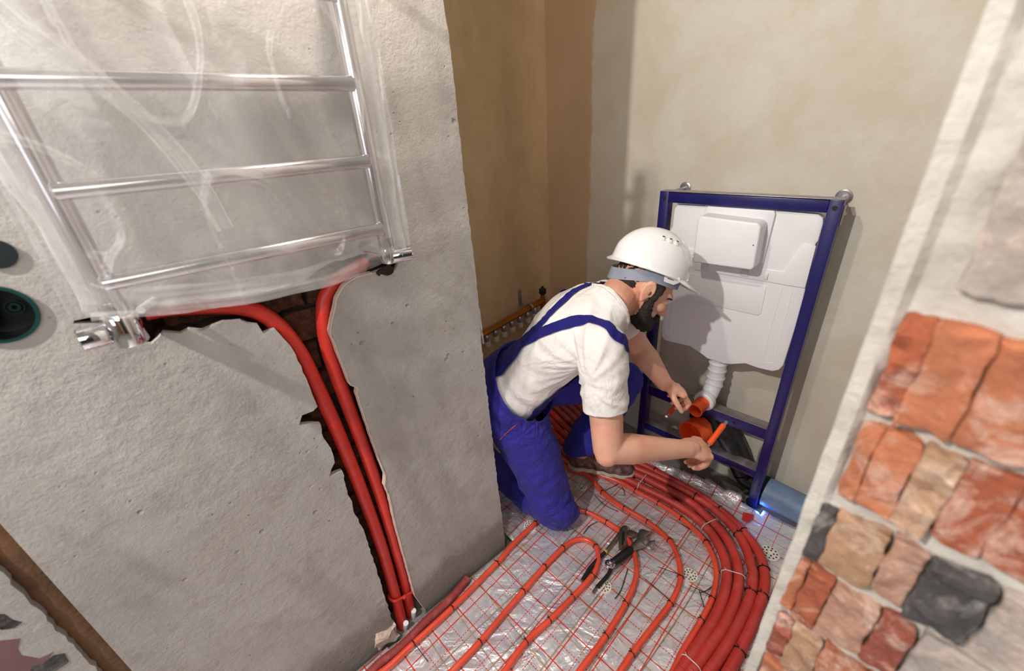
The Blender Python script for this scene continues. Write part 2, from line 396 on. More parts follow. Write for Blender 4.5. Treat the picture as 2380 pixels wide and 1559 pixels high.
# brown foam strip left of the plaster edge and the older wall beyond
bm = bmesh.new(); grid_mesh(bm, -.352, -.308, -.04, 2.7, 8, 200, lambda x, z: Vector((x, YW+.012-.006*math.sin((x+.352)/.044*math.pi)+.0015*noise.noise((x*40, z*30, 1)), z)))
r = bmesh.ops.extrude_face_region(bm, geom=bm.faces[:]); bmesh.ops.translate(bm, verts=[v for v in r['geom'] if isinstance(v, bmesh.types.BMVert)], vec=(0, .06, 0))
struct(finish(bm, 'trim_1', M['brown_foam']))
ofr = [(-.9, -.03)]+[(-.9, 2.7)] + jag([(-.349, 2.7), (-.347, 1.4), (-.348, .8), (-.346, .5), (-.349, -.03)], .0022, seed=12)
wf = empty('wall_front', None, None); struct(wf)
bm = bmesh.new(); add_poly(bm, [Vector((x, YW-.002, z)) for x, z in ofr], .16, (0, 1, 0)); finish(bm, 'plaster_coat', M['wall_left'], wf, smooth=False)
def patch(P, mat, nm, th=.002):
    bm = bmesh.new(); add_poly(bm, [Vector((W(x, y)[0], YW-.002, W(x, y)[1])) for x, y in P], th, (0, -1, 0)); return finish(bm, nm, mat, wf, smooth=False)
tag(patch([(-60, 1490), (0, 1486), (48, 1481), (42, 1505), (50, 1520), (92, 1527), (125, 1512), (105, 1540), (75, 1600), (-60, 1640)], M['mauve'], 'paint_patch', .0006), 'dull mauve patch of old paint')
tag(patch([(75, 1545), (100, 1538), (125, 1520), (150, 1515), (160, 1535), (140, 1549), (100, 1575), (60, 1590)], M['soot'], 'hole', .0012), 'dark chipped hole')
tag(patch([(-20, 1425), (10, 1424), (28, 1437), (52, 1443), (35, 1455), (5, 1460), (-20, 1450)], M['soot'], 'hole', .0012), 'dark chipped hole')

# the rest of the room behind the camera
M['plaster_room'] = plaster('room_plaster', (150, 146, 140), (132, 126, 120), (110, 104, 98), .4, False)
M['reflection_door_wood'] = simple('reflection_door_wood', (150, 88, 42), .5, var=.3, scale=8)
M['reflection_dark'] = simple('reflection_door_dark', (36, 32, 30), .7)
bm = bmesh.new(); add_box(bm, (-2.05, -.55, 1.3), (.1, 2.9, 2.8)); struct(finish(bm, 'wall_rear', M['plaster_room'], smooth=False))
bm = bmesh.new(); add_box(bm, (-.5, -2.0, 1.3), (4.0, .1, 2.8)); struct(finish(bm, 'wall_side', M['plaster_room'], smooth=False))
bm = bmesh.new(); add_box(bm, (-1.35, -1.93, 1.0), (.85, .05, 2.05), bev=.005); struct(finish(bm, 'reflection_door_1', M['reflection_door_wood'], smooth=False))  # unseen brown door, added to vary what the chrome reflects
bm = bmesh.new(); add_box(bm, (-.1, -1.93, 1.0), (.80, .05, 2.05), bev=.005); struct(finish(bm, 'reflection_door_2', M['reflection_dark'], smooth=False))  # unseen dark doorway, added to give the chrome dark reflections
# brick wall stub close on the right: face X=.36, left edge Y~.04
wr = empty('wall_right', None, None); struct(wr)
XS = .36
def fz(x, a=1.0): return x
bm = bmesh.new()
def face(y, z):
    y0 = y
    e = max(0, .038-y)
    strip = 1 if e < .012 else 0
    d = .0015*noise.noise((y*40, z*40, 3)) + (.006*noise.noise((y*30, z*30, 8))+.003*noise.noise((y*90, z*90, 8)) if not strip else 0)
    if .012 <= e: d += .003
    return Vector((XS+.004*(1 if strip == 0 else 0)+d, y+(.0012*noise.noise((z*22, 1, 1)) if e < .002 else 0), z))
grid_mesh(bm, -.75, .038, -.04, 2.7, 150, 420, face)
r = bmesh.ops.extrude_face_region(bm, geom=bm.faces[:]); bmesh.ops.translate(bm, verts=[v for v in r['geom'] if isinstance(v, bmesh.types.BMVert)], vec=(.10, 0, 0))
M['stub'] = plaster('stub_plaster', (204, 199, 191), (188, 181, 172), (136, 128, 122), .8, False, 14)
finish(bm, 'plaster_coat', M['stub'], wr)
def brick_mat(name, c):
    m = NT(name); col = m.mix(m.ramp(m.noise(38, 6, .7), .3, .7), lin(tuple(x*.78 for x in c)), lin(c))
    dust = m.math('MULTIPLY', m.ramp(m.noise(24, 7, .75, dist=.6), .50, .68), .75)
    col = m.mix(dust, col, lin((222, 196, 180)) if name != 'brick_burnt' else lin((176, 170, 164)))
    m.base(col); m.set(Roughness=.9); m.l(m.bump(m.noise(95, 6, .7), .9, .004), m.p.inputs['Normal']); return m.m
BM = {k: brick_mat('brick_'+k, c) for k, c in dict(orange=(196, 120, 84), deep=(172, 92, 62), tan=(186, 146, 114), pink=(192, 146, 124), burnt=(78, 74, 74), grey=(184, 172, 164), red=(160, 86, 68), brown=(140, 104, 86)).items()}
def brick(y0, y1, z0, z1, mat, proud=.004, amp=.004, groove=None, seed=0, tilt=0):
    y0 += .0006; y1 -= .0008; z0 -= .0015; z1 += .0015; proud = proud*.7
    bm = bmesh.new(); add_box(bm, (0, (y0+y1)/2, (z0+z1)/2), (.03, abs(y1-y0), z1-z0), bev=.002)
    bmesh.ops.subdivide_edges(bm, edges=[e for e in bm.edges if e.calc_length() > .01], cuts=7, use_grid_fill=True)
    s = Vector((seed*3.1, seed, 2))
    for v in bm.verts:
        q = v.co.copy()
        a = amp*(noise.noise(q*55+s)+.5*noise.noise(q*130+s))
        if v.co.x < 0: v.co.x += a + tilt*(q.y-y0)
        v.co.y += .0028*noise.noise(q*70+s*2); v.co.z += .0055*noise.noise(q*48+s*3)+.002*noise.noise(q*130+s)
        if groove is not None and v.co.x < 0:
            for g in groove:
                if abs(q.y-g) < .004: v.co.x += .005
    bmesh.ops.translate(bm, verts=bm.verts, vec=(XS+.015-proud, 0, 0))
    return finish(bm, 'brick', BM[mat], wr, smooth=False)
rows = [  # z0,z1 then (y0,y1,mat,proud,amp)
 (1.131, 1.208, [(.022, .006, 'deep', .004, .007), (.006, -.022, 'orange', .006, .0015), (-.024, -.060, 'orange', .003, .0015), (-.062, -.11, 'deep', .004, .002), (-.112, -.16, 'orange', .004, .002)]),
 (1.048, 1.120, [(.020, .010, 'orange', .003, .005), (.009, -.013, 'orange', .006, .0015), (-.014, -.034, 'tan', .004, .007), (-.036, -.062, 'deep', .000, .0015), (-.063, -.095, 'deep', .002, .0015), (-.097, -.15, 'orange', .004, .004)]),
 (.966, 1.030, [(.027, .015, 'burnt', .003, .004), (.014, -.020, 'tan', .006, .0015), (-.0225, -.042, 'pink', .003, .003), (-.045, -.078, 'burnt', .008, .006), (-.082, -.14, 'grey', .001, .003)]),
 (.880, .950, [(.028, .020, 'orange', .003, .002), (.018, .000, 'deep', .007, .003), (-.002, -.034, 'pink', .005, .003), (-.036, -.058, 'red', .003, .006), (-.062, -.12, 'grey', .001, .003)]),
 (.800, .866, [(.027, .014, 'red', .004, .008), (.012, -.012, 'tan', .006, .005), (-.014, -.045, 'orange', .004, .004), (-.047, -.09, 'deep', .004, .003)]),
 (.715, .785, [(.025, .0, 'orange', .004, .004), (-.002, -.04, 'tan', .004, .003), (-.043, -.09, 'orange', .004, .004)]),
 (.625, .70, [(.025, -.02, 'deep', .004, .004), (-.023, -.06, 'orange', .004, .003)]),
 (1.232, 1.318, [(.004, -.03, 'grey', .0005, .0012), (-.032, -.09, 'pink', .0005, .0015)]),
 (1.400, 1.436, [(-.018, -.075, 'red', .004, .006)]), (1.440, 1.47, [(-.028, -.09, 'deep', .003, .005)]),
 (.54, .61, [(.02, -.03, 'tan', .004, .004)]), (.46, .53, [(.02, -.04, 'orange', .004, .004)]),
]
sd = 0
for z0, z1, L in rows:
    for y0, y1, mt, pr, am in L:
        sd += 1; brick(y0, y1, z0, z1, mt, pr, am, seed=sd, groove=[(y0+y1)/2] if mt == 'orange' and y0-y1 > .04 else None)

# ------------------------------------------------------------------ FLOOR THINGS
def wob(x, y): return .0022*noise.noise((x*9, y*9, 0)) + .0012*noise.noise((x*30, y*30, 3))
def fedge(y):
    if .252 < y < .328: return 1.338
    if y > .464: return 1.344-(y-.464)*.29
    return (1.362-(y-.31)*.117 if y > .31 else 1.362)+.004*noise.noise((y*30, 2, 2))
bm = bmesh.new()
def foilpt(x, y):
    edge = fedge(y)
    z = .004+wob(x, y)
    t = (x-(edge-.05))/.05
    if t > 0: z += (.024 if y > .33 else .012)*min(t, 1.0)**1.4*(1+.4*noise.noise((y*14, 0, 5)))+.006*noise.noise((x*40, y*40, 1))*min(t, 1)
    return Vector((x, y, z))
NX, NY = 175, 200
x0, y0 = -.55, -.65; x1, y1 = 1.38, 1.42
def inside(x, y):
    if x > fedge(y): return False
    if y > .795+.006*noise.noise((x*12, 0, 0)) and x < .60: return False
    return True
V = {}
def gv(i, j):
    if (i, j) not in V: V[(i, j)] = bm.verts.new(foilpt(x0+(x1-x0)*i/NX, y0+(y1-y0)*j/NY))
    return V[(i, j)]
for i in range(NX):
    for j in range(NY):
        x = x0+(x1-x0)*(i+.5)/NX; y = y0+(y1-y0)*(j+.5)/NY
        if inside(x, y): bm.faces.new((gv(i, j), gv(i+1, j), gv(i+1, j+1), gv(i, j+1)))
fo = finish(bm, 'foil_underlay', M['foil']); fo.modifiers.new('s', 'SOLIDIFY').thickness = .0008
tag(fo, 'crumpled silver foil underlay printed with a red grid, spread over the floor', 'foil')
bm = bmesh.new(); add_poly(bm, [fl(x, y, .016) for x, y in ((1727, 1190), (1752, 1196), (1751, 1206), (1737, 1214), (1724, 1208))], .0015, (0, 0, 1))
tag(finish(bm, 'red_tape', M['conduit_wall'], origin=fl(1737, 1202, .016), smooth=False), 'small torn piece of red tape in front of the blue frame foot', 'tape')
# steel wire mesh lying on the foil
wm = empty('wire_mesh', 'fine rusty steel wire mesh lying on the silver foil under the orange pipes', 'wire mesh')
def wz(x, y): return .0085+wob(x, y)
for k in range(12):
    X = .205+.1015*k if k < 9 else 0
    if not X: break
    pts = [Vector((X+.004*math.sin(Y*7+k), Y, wz(X, Y))) for Y in [(.80 if X < .58 else 1.2)-.06*q for q in range(22 if X < .58 else 29)]]
    tube('wire', pts, .0010, M['wire'], wm, seg=6, step=.03)
for k in range(14):
    Y = 1.26-.1005*k
    a = .62 if Y > .78 else -.15
    pts = [Vector((x, Y+.05*(x-.4)+.004*math.sin(x*9+k), wz(x, Y)+.0022)) for x in [a+(1.19-a)*q/20 for q in range(21)]]
    tube('wire', pts, .0010, M['wire'], wm, seg=6, step=.03)

# pipes: traced on the floor
def floorpath(P, z): return [fl(x, y, z) for x, y in P]
ZP = .019; ZC = .025
pipes = {}
def ext(P, a): return P
loop1 = floorpath([(820, 1592), (890, 1559), (961, 1495), (1051, 1412), (1155, 1308), (1194, 1263), (1244.6, 1215), (1262, 1200), (1298, 1186), (1338, 1186), (1363, 1189), (1409.5, 1213), (1438, 1231), (1460, 1255), (1474, 1285), (1478, 1303), (1480, 1326), (1474, 1357), (1454, 1402), (1408, 1477), (1347, 1559), (1310, 1610)], ZP)
loop2 = floorpath([(1000, 1610), (1051, 1559), (1115.5, 1491), (1216, 1373), (1266, 1315.5), (1309, 1272.5), (1338, 1254.6), (1363, 1254), (1384, 1269), (1391, 1292), (1389, 1311), (1377, 1337), (1331, 1387), (1277, 1441), (1223, 1491), (1173, 1559), (1140, 1605)], ZP)
def back(z, x, n): return [Vector((x, 1.28, z)), Vector((x-.0*n, 1.02, z))]
loop3 = [Vector((1.03, 1.38, .20)), Vector((1.03, 1.34, .05)), Vector((1.025, 1.22, ZP)), Vector((.990, 1.0, ZP)), Vector((1.000, .88, ZP))]+floorpath([(1364.6, 1104), (1400, 1143.5), (1443.5, 1176), (1504, 1212), (1555, 1255), (1576, 1298), (1581.6, 1341), (1576, 1366), (1558, 1402), (1515, 1459), (1468.6, 1520), (1443, 1559), (1410, 1610)], ZP)
loop4 = [Vector((1.065, 1.38, .20)), Vector((1.065, 1.34, .05)), Vector((1.058, 1.22, ZP)), Vector((1.020, 1.0, ZP)), Vector((1.034, .86, ZP))]+floorpath([(1436, 1118), (1476, 1140), (1529.6, 1168.6), (1583, 1204), (1633.6, 1251), (1658.7, 1298), (1665, 1341), (1655, 1391), (1630, 1441), (1587, 1513), (1565, 1559), (1535, 1610)], ZP)
def extend(P, end=True, start=False, L=.45):
    P = list(P)
    if end: P.append(P[-1]+(P[-1]-P[-2]).normalized()*L)
    if start: P.insert(0, P[0]+(P[0]-P[1]).normalized()*L)
    return P
loop1 = extend(loop1, True, True); loop2 = extend(loop2, True, True); loop3 = extend(loop3); loop4 = extend(loop4)
for nm, P, lb in (('a', loop1, 'orange-red heating pipe whose loop turns beside the kneeling knee'), ('b', loop2, 'orange-red heating pipe forming the small inner loop under the pliers handle'),
                  ('c', loop3, 'orange-red heating pipe curving out from under the shoe between the wrench and the outer pipes'), ('d', loop4, 'outermost thin orange-red heating pipe running beside the thick red conduits')):
    tube('heating_pipe', P, .0088, M['pex'], seg=14, step=.012, label=lb, cat='pipe', group='orange heating pipes on the foil'); pipes[nm] = smooth_path(P, .012)
cond = [
 [(1450.6, 1111), (1499, 1135), (1551, 1161), (1605, 1194), (1651.5, 1237), (1680, 1287), (1689, 1323), (1689, 1351.5), (1680, 1391), (1659, 1441), (1623, 1498.6), (1587, 1552), (1560, 1592)],
 [(1468.6, 1098), (1529.6, 1127), (1598, 1163), (1644, 1201), (1680, 1240), (1705, 1283), (1716, 1323), (1716, 1359), (1705, 1405), (1677, 1463), (1637, 1520), (1609, 1559), (1580, 1600)],
 [(1472, 1086), (1533, 1111), (1615.6, 1154), (1660, 1184), (1705, 1226), (1732, 1270), (1746.6, 1315.6), (1750, 1344), (1743, 1387), (1716, 1452), (1676.6, 1520), (1650, 1559), (1625, 1600)],
 [(1479, 1074), (1521, 1094), (1608.5, 1140), (1640.7, 1162), (1687.4, 1197), (1732, 1240), (1764, 1285), (1777, 1330), (1777, 1358.7), (1769, 1394.5), (1748, 1452), (1723, 1505.7), (1694.5, 1559), (1672, 1600)]]
for i, P in enumerate(cond):
    x = 1.105+.040*i
    Q = [Vector((x, 1.385, .20)), Vector((x, 1.345, .06)), Vector((x-.004, 1.22, ZC)), Vector((1.056+.037*i, 1.0, ZC)), Vector((1.066+.036*i, .86, ZC))]+extend(floorpath(P, ZC))
    tube('heating_conduit', Q, .0158, M['conduit'], seg=14, corr=.0065, cat='conduit', group='thick red conduits on the floor',
         label=['innermost of the four thick red conduits curving round the orange loops', 'second thick red conduit, white ties hold it to the innermost one', 'third thick red conduit, between two others, bound by black ties', 'outermost thick red conduit, nearest the blue frame foot'][i])
    pipes['t%d' % i] = smooth_path(Q, .012)
# further conduits, only seen between the kneeling man's legs
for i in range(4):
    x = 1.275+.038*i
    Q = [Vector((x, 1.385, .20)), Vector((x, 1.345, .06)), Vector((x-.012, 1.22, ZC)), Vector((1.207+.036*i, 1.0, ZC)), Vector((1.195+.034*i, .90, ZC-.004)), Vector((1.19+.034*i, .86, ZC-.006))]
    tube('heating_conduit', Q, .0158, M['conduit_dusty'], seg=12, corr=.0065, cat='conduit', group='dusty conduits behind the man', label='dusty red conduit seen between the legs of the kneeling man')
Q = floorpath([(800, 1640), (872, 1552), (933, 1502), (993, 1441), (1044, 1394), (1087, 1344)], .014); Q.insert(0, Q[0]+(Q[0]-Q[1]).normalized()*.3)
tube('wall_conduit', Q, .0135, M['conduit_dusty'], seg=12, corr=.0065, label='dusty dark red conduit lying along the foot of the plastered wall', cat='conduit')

# cable ties
def tie(px, py, key, mat='tie', r=.0098, tail=None, lb=None, grp='black ties on the floor pipes', tr=.0014, both=None):
    z = ZP if key in 'abcd' else ZC
    c = fl(px, py, z); P = pipes[key]
    i = min(range(1, len(P)-1), key=lambda q: (P[q]-c).length); c = P[i]; t = (P[i+1]-P[i-1]).normalized()
    if both:
        P2 = pipes[both]; j = min(range(len(P2)), key=lambda q: (P2[q]-c).length); c2 = P2[j]
    else: c2 = c
    side = Vector((-t.y, t.x, 0)).normalized(); up = Vector((0, 0, 1))
    if both and (c2-c).dot(side) < 0: side = -side
    L = (c2-c).dot(side)
    pts = []
    for k in range(25):
        a = 2*math.pi*k/24; off = side*(math.cos(a)*r + (L if math.cos(a) > 0 else 0))
        pts.append(c + off + up*math.sin(a)*r)
    bm = bmesh.new(); add_tube(bm, pts, tr, 6, cap=False)
    hd = c + up*(r+.001) - side*(r*.4)
    add_box(bm, hd, (.004, .004, .0035), rot=t.to_track_quat('X', 'Z').to_matrix(), bev=.0006)
    e = hd + (tail if tail is not None else (side*-.004+up*.008))
    o = finish(bm, 'cable_tie', M[mat], origin=c)
    b3 = bmesh.new(); add_tube(b3, smooth_path([hd, hd.lerp(e, .5)+up*.001, e], .005), .0011, 6)
    finish(b3, 'tail', M[mat], o)
    tag(o, lb or 'small black cable tie holding an orange pipe to the wire mesh', 'cable tie', grp); return o
PN = dict(a='the loop beside the knee', b='the small inner loop', c='the pipe right of the wrench', d='the outermost orange pipe')
for key, L in (('a', [(961, 1495), (1053, 1411), (1155, 1307), (1246, 1215), (1363, 1189), (1412, 1215), (1454, 1402), (1411, 1473)]),
               ('b', [(1114, 1493), (1216, 1373), (1265, 1317), (1306, 1274), (1382, 1268), (1380, 1333), (1331, 1386), (1278, 1440), (1224, 1491)]),
               ('c', [(1400, 1144), (1447, 1178), (1500, 1210), (1552, 1252), (1470, 1518)]),
               ('d', [(1476, 1140), (1530, 1168), (1583, 1204), (1640, 1258), (1630, 1441)])):
    for n_t, (x, y) in enumerate(L):
        tie(x, y, key, tail=(fl(995, 1540, .006)-fl(961, 1495, .03)) if (x, y) == (961, 1495) else None,
            lb='black tie with a long tail on the pipe by the chase foot' if (x, y) == (961, 1495) else 'black cable tie on %s, %s counted along it' % (PN[key], ['first', 'second', 'third', 'fourth', 'fifth', 'sixth', 'seventh', 'eighth', 'ninth'][n_t]), grp='black ties on the orange pipes' if (x, y) != (961, 1495) else None)
tie(1580, 1344, 'c', tail=fl(1527, 1327, .010)-fl(1578, 1346, .03), lb='black tie with looped tail pointing left, right of the wrench', grp=None)
tie(1558, 1402, 'c', tail=fl(1498, 1349, .010)-fl(1556, 1400, .03), lb='black tie with straight tail pointing up left, below the looped one', grp=None)
tie(1655, 1391, 'd', tail=fl(1603, 1366, .012)-fl(1655, 1391, .03), lb='black tie with tail crossing two loose ties beside the outer orange pipe', grp=None)
for n_t, (x, y, k, b) in enumerate(((1515, 1095, 't3', None), (1671, 1187, 't3', None), (1728, 1237, 't3', None), (1771, 1320, 't3', None), (1765, 1385, 't3', None), (1708, 1240, 't2', None), (1742, 1378, 't2', None), (1618, 1155, 't2', None), (1716, 1512, 't3', None))):
    tie(x, y, k, r=.0168, lb='black tie squeezing a thick conduit, '+['by the shoe toe', 'left of the frame foot', 'below the frame foot', 'nearest the right anchor disc', 'below the right anchor disc', 'on the third conduit below the frame foot', 'on the third conduit beside the right disc', 'on the third conduit, under the lower rail', 'lowest one beside the brick wall'][n_t], grp='black ties on the thick conduits', tr=.0018)
for n_t, (x, y) in enumerate(((1490, 1128), (1645, 1225), (1689, 1335), (1598, 1535))):
    tie(x, y, 't0', 'tie_white', r=.0172, both='t1', tr=.0016, lb='white tie joining the two inner thick conduits, '+['nearest the shoe', 'second from the shoe', 'at the outermost bend', 'at the bottom edge of the photo'][n_t], grp='white ties on the thick conduits')
# loose tie off-cuts
for P, lb in (([(1459, 1321), (1443, 1371), (1429, 1391)], 'loose black tie off-cut lying below the wrench'), ([(1381, 1150), (1405, 1173), (1437, 1189)], 'loose black tie off-cut above the knee loop'), ([(1388, 1212), (1370, 1222), (1356, 1240)], 'curled black tie off-cut right of the knee'),
              ([(1303, 1214), (1313, 1224), (1320, 1233)], 'short black tie off-cut just below the knee'), ([(1407, 1139), (1432, 1127), (1440, 1122)], 'black tie off-cut under the shoe toe'), ([(1446, 1132), (1450, 1140), (1452, 1150)], 'tiny black tie off-cut beside the shoe toe'), ([(1625, 1370), (1632, 1395), (1638, 1414)], 'loose black tie pointing down beside the outer orange pipe'), ([(1656, 1362), (1640, 1373), (1625, 1377)], 'loose black tie crossing near the outer orange pipe'), ([(1585, 1218), (1600, 1228), (1612, 1233)], 'black tie off-cut left of the outer orange pipe')):
    tube('tie_offcut', [fl(x, y, .011) for x, y in P], .0013, M['tie'], seg=6, label=lb, cat='cable tie')
# insulation anchor discs
def disc(px, py, r, lb, z=.0075, mat='disc'):
    c = fl(px, py, z); bm = bmesh.new(); seg = 40
    hol = [(rr*r, a) for rr, n in ((.38, 5), (.70, 11)) for a in [2*math.pi*q/n for q in range(n)]]
    add_lathe(bm, c-Vector((0, 0, .001)), (0, 0, 1), [(0, r), (.002, r), (.0028, r*.96), (.0024, r*.2), (.0012, r*.15)], seg)
    o = finish(bm, 'insulation_anchor', M[mat], origin=c)
    bm = bmesh.new()
    for rr, a in hol: add_lathe(bm, c+Vector((rr*math.cos(a), rr*math.sin(a), .0016)), (0, 0, 1), [(0, r*.085), (.0013, r*.085)], 10)
    h = finish(bm, 'hole', M['black'], o); tag(h, kind='stuff'); tag(o, lb, 'anchor disc', 'round plastic anchor discs'); return o
disc(1352, 1130, .022, 'cream perforated anchor disc on the foil left of the shoe')
disc(1232, 1222, .024, 'white perforated anchor disc under the loop by the knee', .006)
disc(1404, 1362, .024, 'translucent white anchor disc beside the lower pliers handle', .006)
disc(1604, 1336, .024, 'white anchor disc right of the wrench between two orange pipes', .006)
disc(1789, 1285, .030, 'white perforated anchor disc right of the thick conduits near the bricks')

# ------------------------------------------------------------------ tools on the floor
def r6(x, y): return (1300+x/6.497, 1180+y/6.497)
wr_ = empty('adjustable_wrench', 'chrome adjustable wrench with a thick black grip lying over the pliers', 'wrench', fl(*r6(950, 730), .03))
ZT = .032
bm = bmesh.new(); P = smooth_path([fl(*r6(x, y), ZT) for x, y in ((800, 835), (900, 765), (1000, 690), (1090, 612))], .004)
add_tube(bm, P, .013, 18, rf=lambda i: .0118+.0022*math.sin(math.pi*i/len(P)) if 0 < i < len(P)-1 else .009)
finish(bm, 'grip', M['black'], wr_)
bm = bmesh.new(); add_poly(bm, [fl(*r6(x, y), ZT-.004) for x, y in ((1075, 585), (1160, 500), (1180, 430), (1207, 352), (1250, 345), (1380, 385), (1325, 425), (1318, 490), (1345, 545), (1300, 600), (1230, 618), (1190, 625), (1120, 665))], .011, (0, 0, 1), bev=.0018)
finish(bm, 'head', M['steel'], wr_, sharp=50)
bm = bmesh.new(); add_poly(bm, [fl(*r6(x, y), ZT-.004) for x, y in ((1350, 548), (1350, 530), (1440, 508), (1448, 540), (1405, 615), (1372, 640), (1320, 610))], .010, (0, 0, 1), bev=.0014)
tag(finish(bm, 'movable_jaw', M['steel'], wr_, sharp=50), 'lower movable jaw')
bm = bmesh.new(); add_cyl(bm, fl(*r6(1235, 520), ZT+.005), fl(*r6(1320, 600), ZT+.005), .0045, seg=14, bev=.001); finish(bm, 'adjusting_screw', M['chrome'], wr_)
bm = bmesh.new()
c = fl(*r6(752, 858), ZT-.003)
add_lathe(bm, c, (0, 0, 1), [(0, .0062), (0, .0135), (.001, .0145), (.007, .0145), (.008, .0135), (.008, .0062), (0, .0062)], 28, cap=False)
add_poly(bm, [fl(*r6(x, y), ZT-.003) for x, y in ((765, 775), (800, 790), (850, 870), (825, 905), (790, 925))], .008, (0, 0, 1), bev=.001)
finish(bm, 'hanging_hole', M['chrome'], wr_, sharp=50)
pp = empty('water_pump_pliers', 'worn water pump pliers with black dipped handles lying under the wrench', 'pliers', fl(*r6(880, 500), .02))
z = .020
bm = bmesh.new(); add_tube(bm, smooth_path([fl(*r6(x, y), z) for x, y in ((345, 1095), (400, 1010), (465, 905), (560, 800), (690, 672))], .004), .0062, 12); finish(bm, 'handle', M['black'], pp)
bm = bmesh.new(); add_tube(bm, smooth_path([fl(*r6(x, y), z-.004) for x, y in ((780, 905), (750, 985), (690, 1065), (575, 1190))], .004), .0062, 12); finish(bm, 'handle', M['black'], pp)
bm = bmesh.new(); add_tube(bm, [fl(*r6(x, y), z) for x, y in ((688, 674), (708, 654))], .0064, 12); finish(bm, 'yellow_collar', M['yellow'], pp)
bm = bmesh.new()
add_poly(bm, [fl(*r6(x, y), z-.004) for x, y in ((695, 640), (850, 440), (905, 350), (915, 450), (885, 480), (730, 665))], .007, (0, 0, 1), bev=.001)
finish(bm, 'shank', M['worn_steel'], pp, sharp=50); bm = bmesh.new()
add_poly(bm, [fl(*r6(x, y), z-.008) for x, y in ((553, 1180), (488, 1290), (515, 1312), (585, 1200))], .006, (0, 0, 1), bev=.001)
finish(bm, 'shank', M['worn_steel'], pp, sharp=50)
bm = bmesh.new()
add_poly(bm, [fl(*r6(x, y), z) for x, y in ((905, 340), (955, 285), (1022, 290), (1028, 340), (1018, 560), (960, 620), (900, 650), (893, 560))], .008, (0, 0, 1), bev=.0012)
tag(finish(bm, 'slotted_jaw', M['worn_steel'], pp, sharp=50), 'upper jaw with long slot')
bm = bmesh.new()
add_poly(bm, [fl(*r6(x, y), z+.0078) for x, y in ((948, 380), (968, 355), (985, 365), (988, 480), (968, 560), (945, 575), (938, 480))], .0008, (0, 0, 1)); finish(bm, 'slot', M['black'], pp)
bm = bmesh.new()
add_poly(bm, [fl(*r6(x, y), z-.002) for x, y in ((1010, 370), (1060, 345), (1120, 362), (1185, 405), (1170, 435), (1085, 468), (1015, 440))], .007, (0, 0, 1), bev=.001)
finish(bm, 'lower_jaw', M['worn_steel'], pp, sharp=50)

# ------------------------------------------------------------------ RISER CONDUITS in the chase
YC = YW+.028
def wp(P, y=YC): return [pl(a, b, 1, y) for a, b in P]
A = wp([(335, 724), (380, 716), (430, 712), (500, 710), (560, 714), (610, 730), (655, 765), (700, 825), (735, 895), (768, 965), (800, 1040), (832, 1120), (862, 1200), (888, 1275), (908, 1345), (922, 1400), (935, 1465)])
B = wp([(850, 605), (815, 630), (780, 655), (757, 690), (752, 735), (760, 800), (782, 870), (812, 950), (842, 1030), (872, 1115), (898, 1195), (918, 1265), (935, 1325), (948, 1385), (958, 1448)], YC+.004)
A[-1].y -= .012; A[-2].y -= .006
for P, lb, e in ((A, 'red corrugated riser conduit curving left to the valve under the towel rail', (948, 1488)), (B, 'red corrugated riser conduit curving right, beside the straight broken plaster edge', (969, 1476))):
    o = tube('riser_conduit', P, .0157, M['conduit_wall'], seg=18, corr=.0052, label=lb, cat='conduit', group='red conduits in the wall chase')
    d = (P[-1]-P[-2]).normalized(); bm = bmesh.new(); add_tube(bm, smooth_path([P[-1]-d*.01, P[-1]+d*.01, Vector((P[-1].x+.01, P[-1].y-.02, .012))], .006), .008, 12)
    tag(finish(bm, 'inner_pipe', M['white'], o), 'white inner pipe end')
    bm = bmesh.new(); i = 13 if P is A else 12
# the two are tied by a red strap
pa = pl(918, 1383, 1, YC-.004); pb = pl(946, 1368, 1, YC)
st = bmesh.new(); sd_ = (pb-pa).normalized(); pts = []
fw = Vector((0, -1, 0)); r_ = .0188
for k in range(33):
    a = 2*math.pi*k/32; c = pa if math.cos(a) < 0 else pb
    pts.append(c+sd_*math.cos(a)*r_+fw*math.sin(a)*r_)
add_tube(st, pts, .004, 8, cap=False)
add_box(st, (pa+pb)/2+fw*(r_+.002), (.012, .010, .010), bev=.002)
add_tube(st, smooth_path([pb+sd_*r_, pb+sd_*r_+Vector((.006, -.012, .012)), pb+sd_*(r_+.003)+Vector((.002, -.018, .022))], .003), .003, 8)
tag(finish(st, 'red_strap', M['conduit_wall'], origin=pa), 'red strap tied round both riser conduits near the floor', 'strap')

# junction box
def drill(o, c, r, depth):
    cb_ = bmesh.new(); add_cyl(cb_, Vector(c)+Vector((0, -.03, 0)), Vector(c)+Vector((0, depth, 0)), r, seg=40); bmesh.ops.recalc_face_normals(cb_, faces=cb_.faces)
    me = bpy.data.meshes.new('c'); cb_.to_mesh(me); cb_.free(); co_ = bpy.data.objects.new('c', me); S.collection.objects.link(co_)
    md_ = o.modifiers.new('b', 'BOOLEAN'); md_.operation = 'DIFFERENCE'; md_.object = co_; md_.solver = 'EXACT'
    dg = bpy.context.evaluated_depsgraph_get(); dg.update(); nm = bpy.data.meshes.new_from_object(o.evaluated_get(dg)); o.modifiers.clear(); o.data = nm; bpy.data.objects.remove(co_)
for o_ in list(wl.children):
    if o_.name.split('.')[0] in ('plaster_coat', 'masonry', 'masonry_core'): drill(o_, (-.196, YW, 1.163), .0378, .055)
jc = Vector((-.196, YW, 1.163)); jb = empty('junction_box', 'round dark wall junction box at the left edge of the photo', 'junction box', jc)
bm = bmesh.new(); add_lathe(bm, jc+Vector((0, -.003, 0)), (0, 1, 0), [(0, .034), (0, .0375), (.012, .0375), (.045, .036)], 40, cap=False)
add_lathe(bm, jc+Vector((0, .040, 0)), (0, 1, 0), [(0, .036), (.001, .036)], 40)
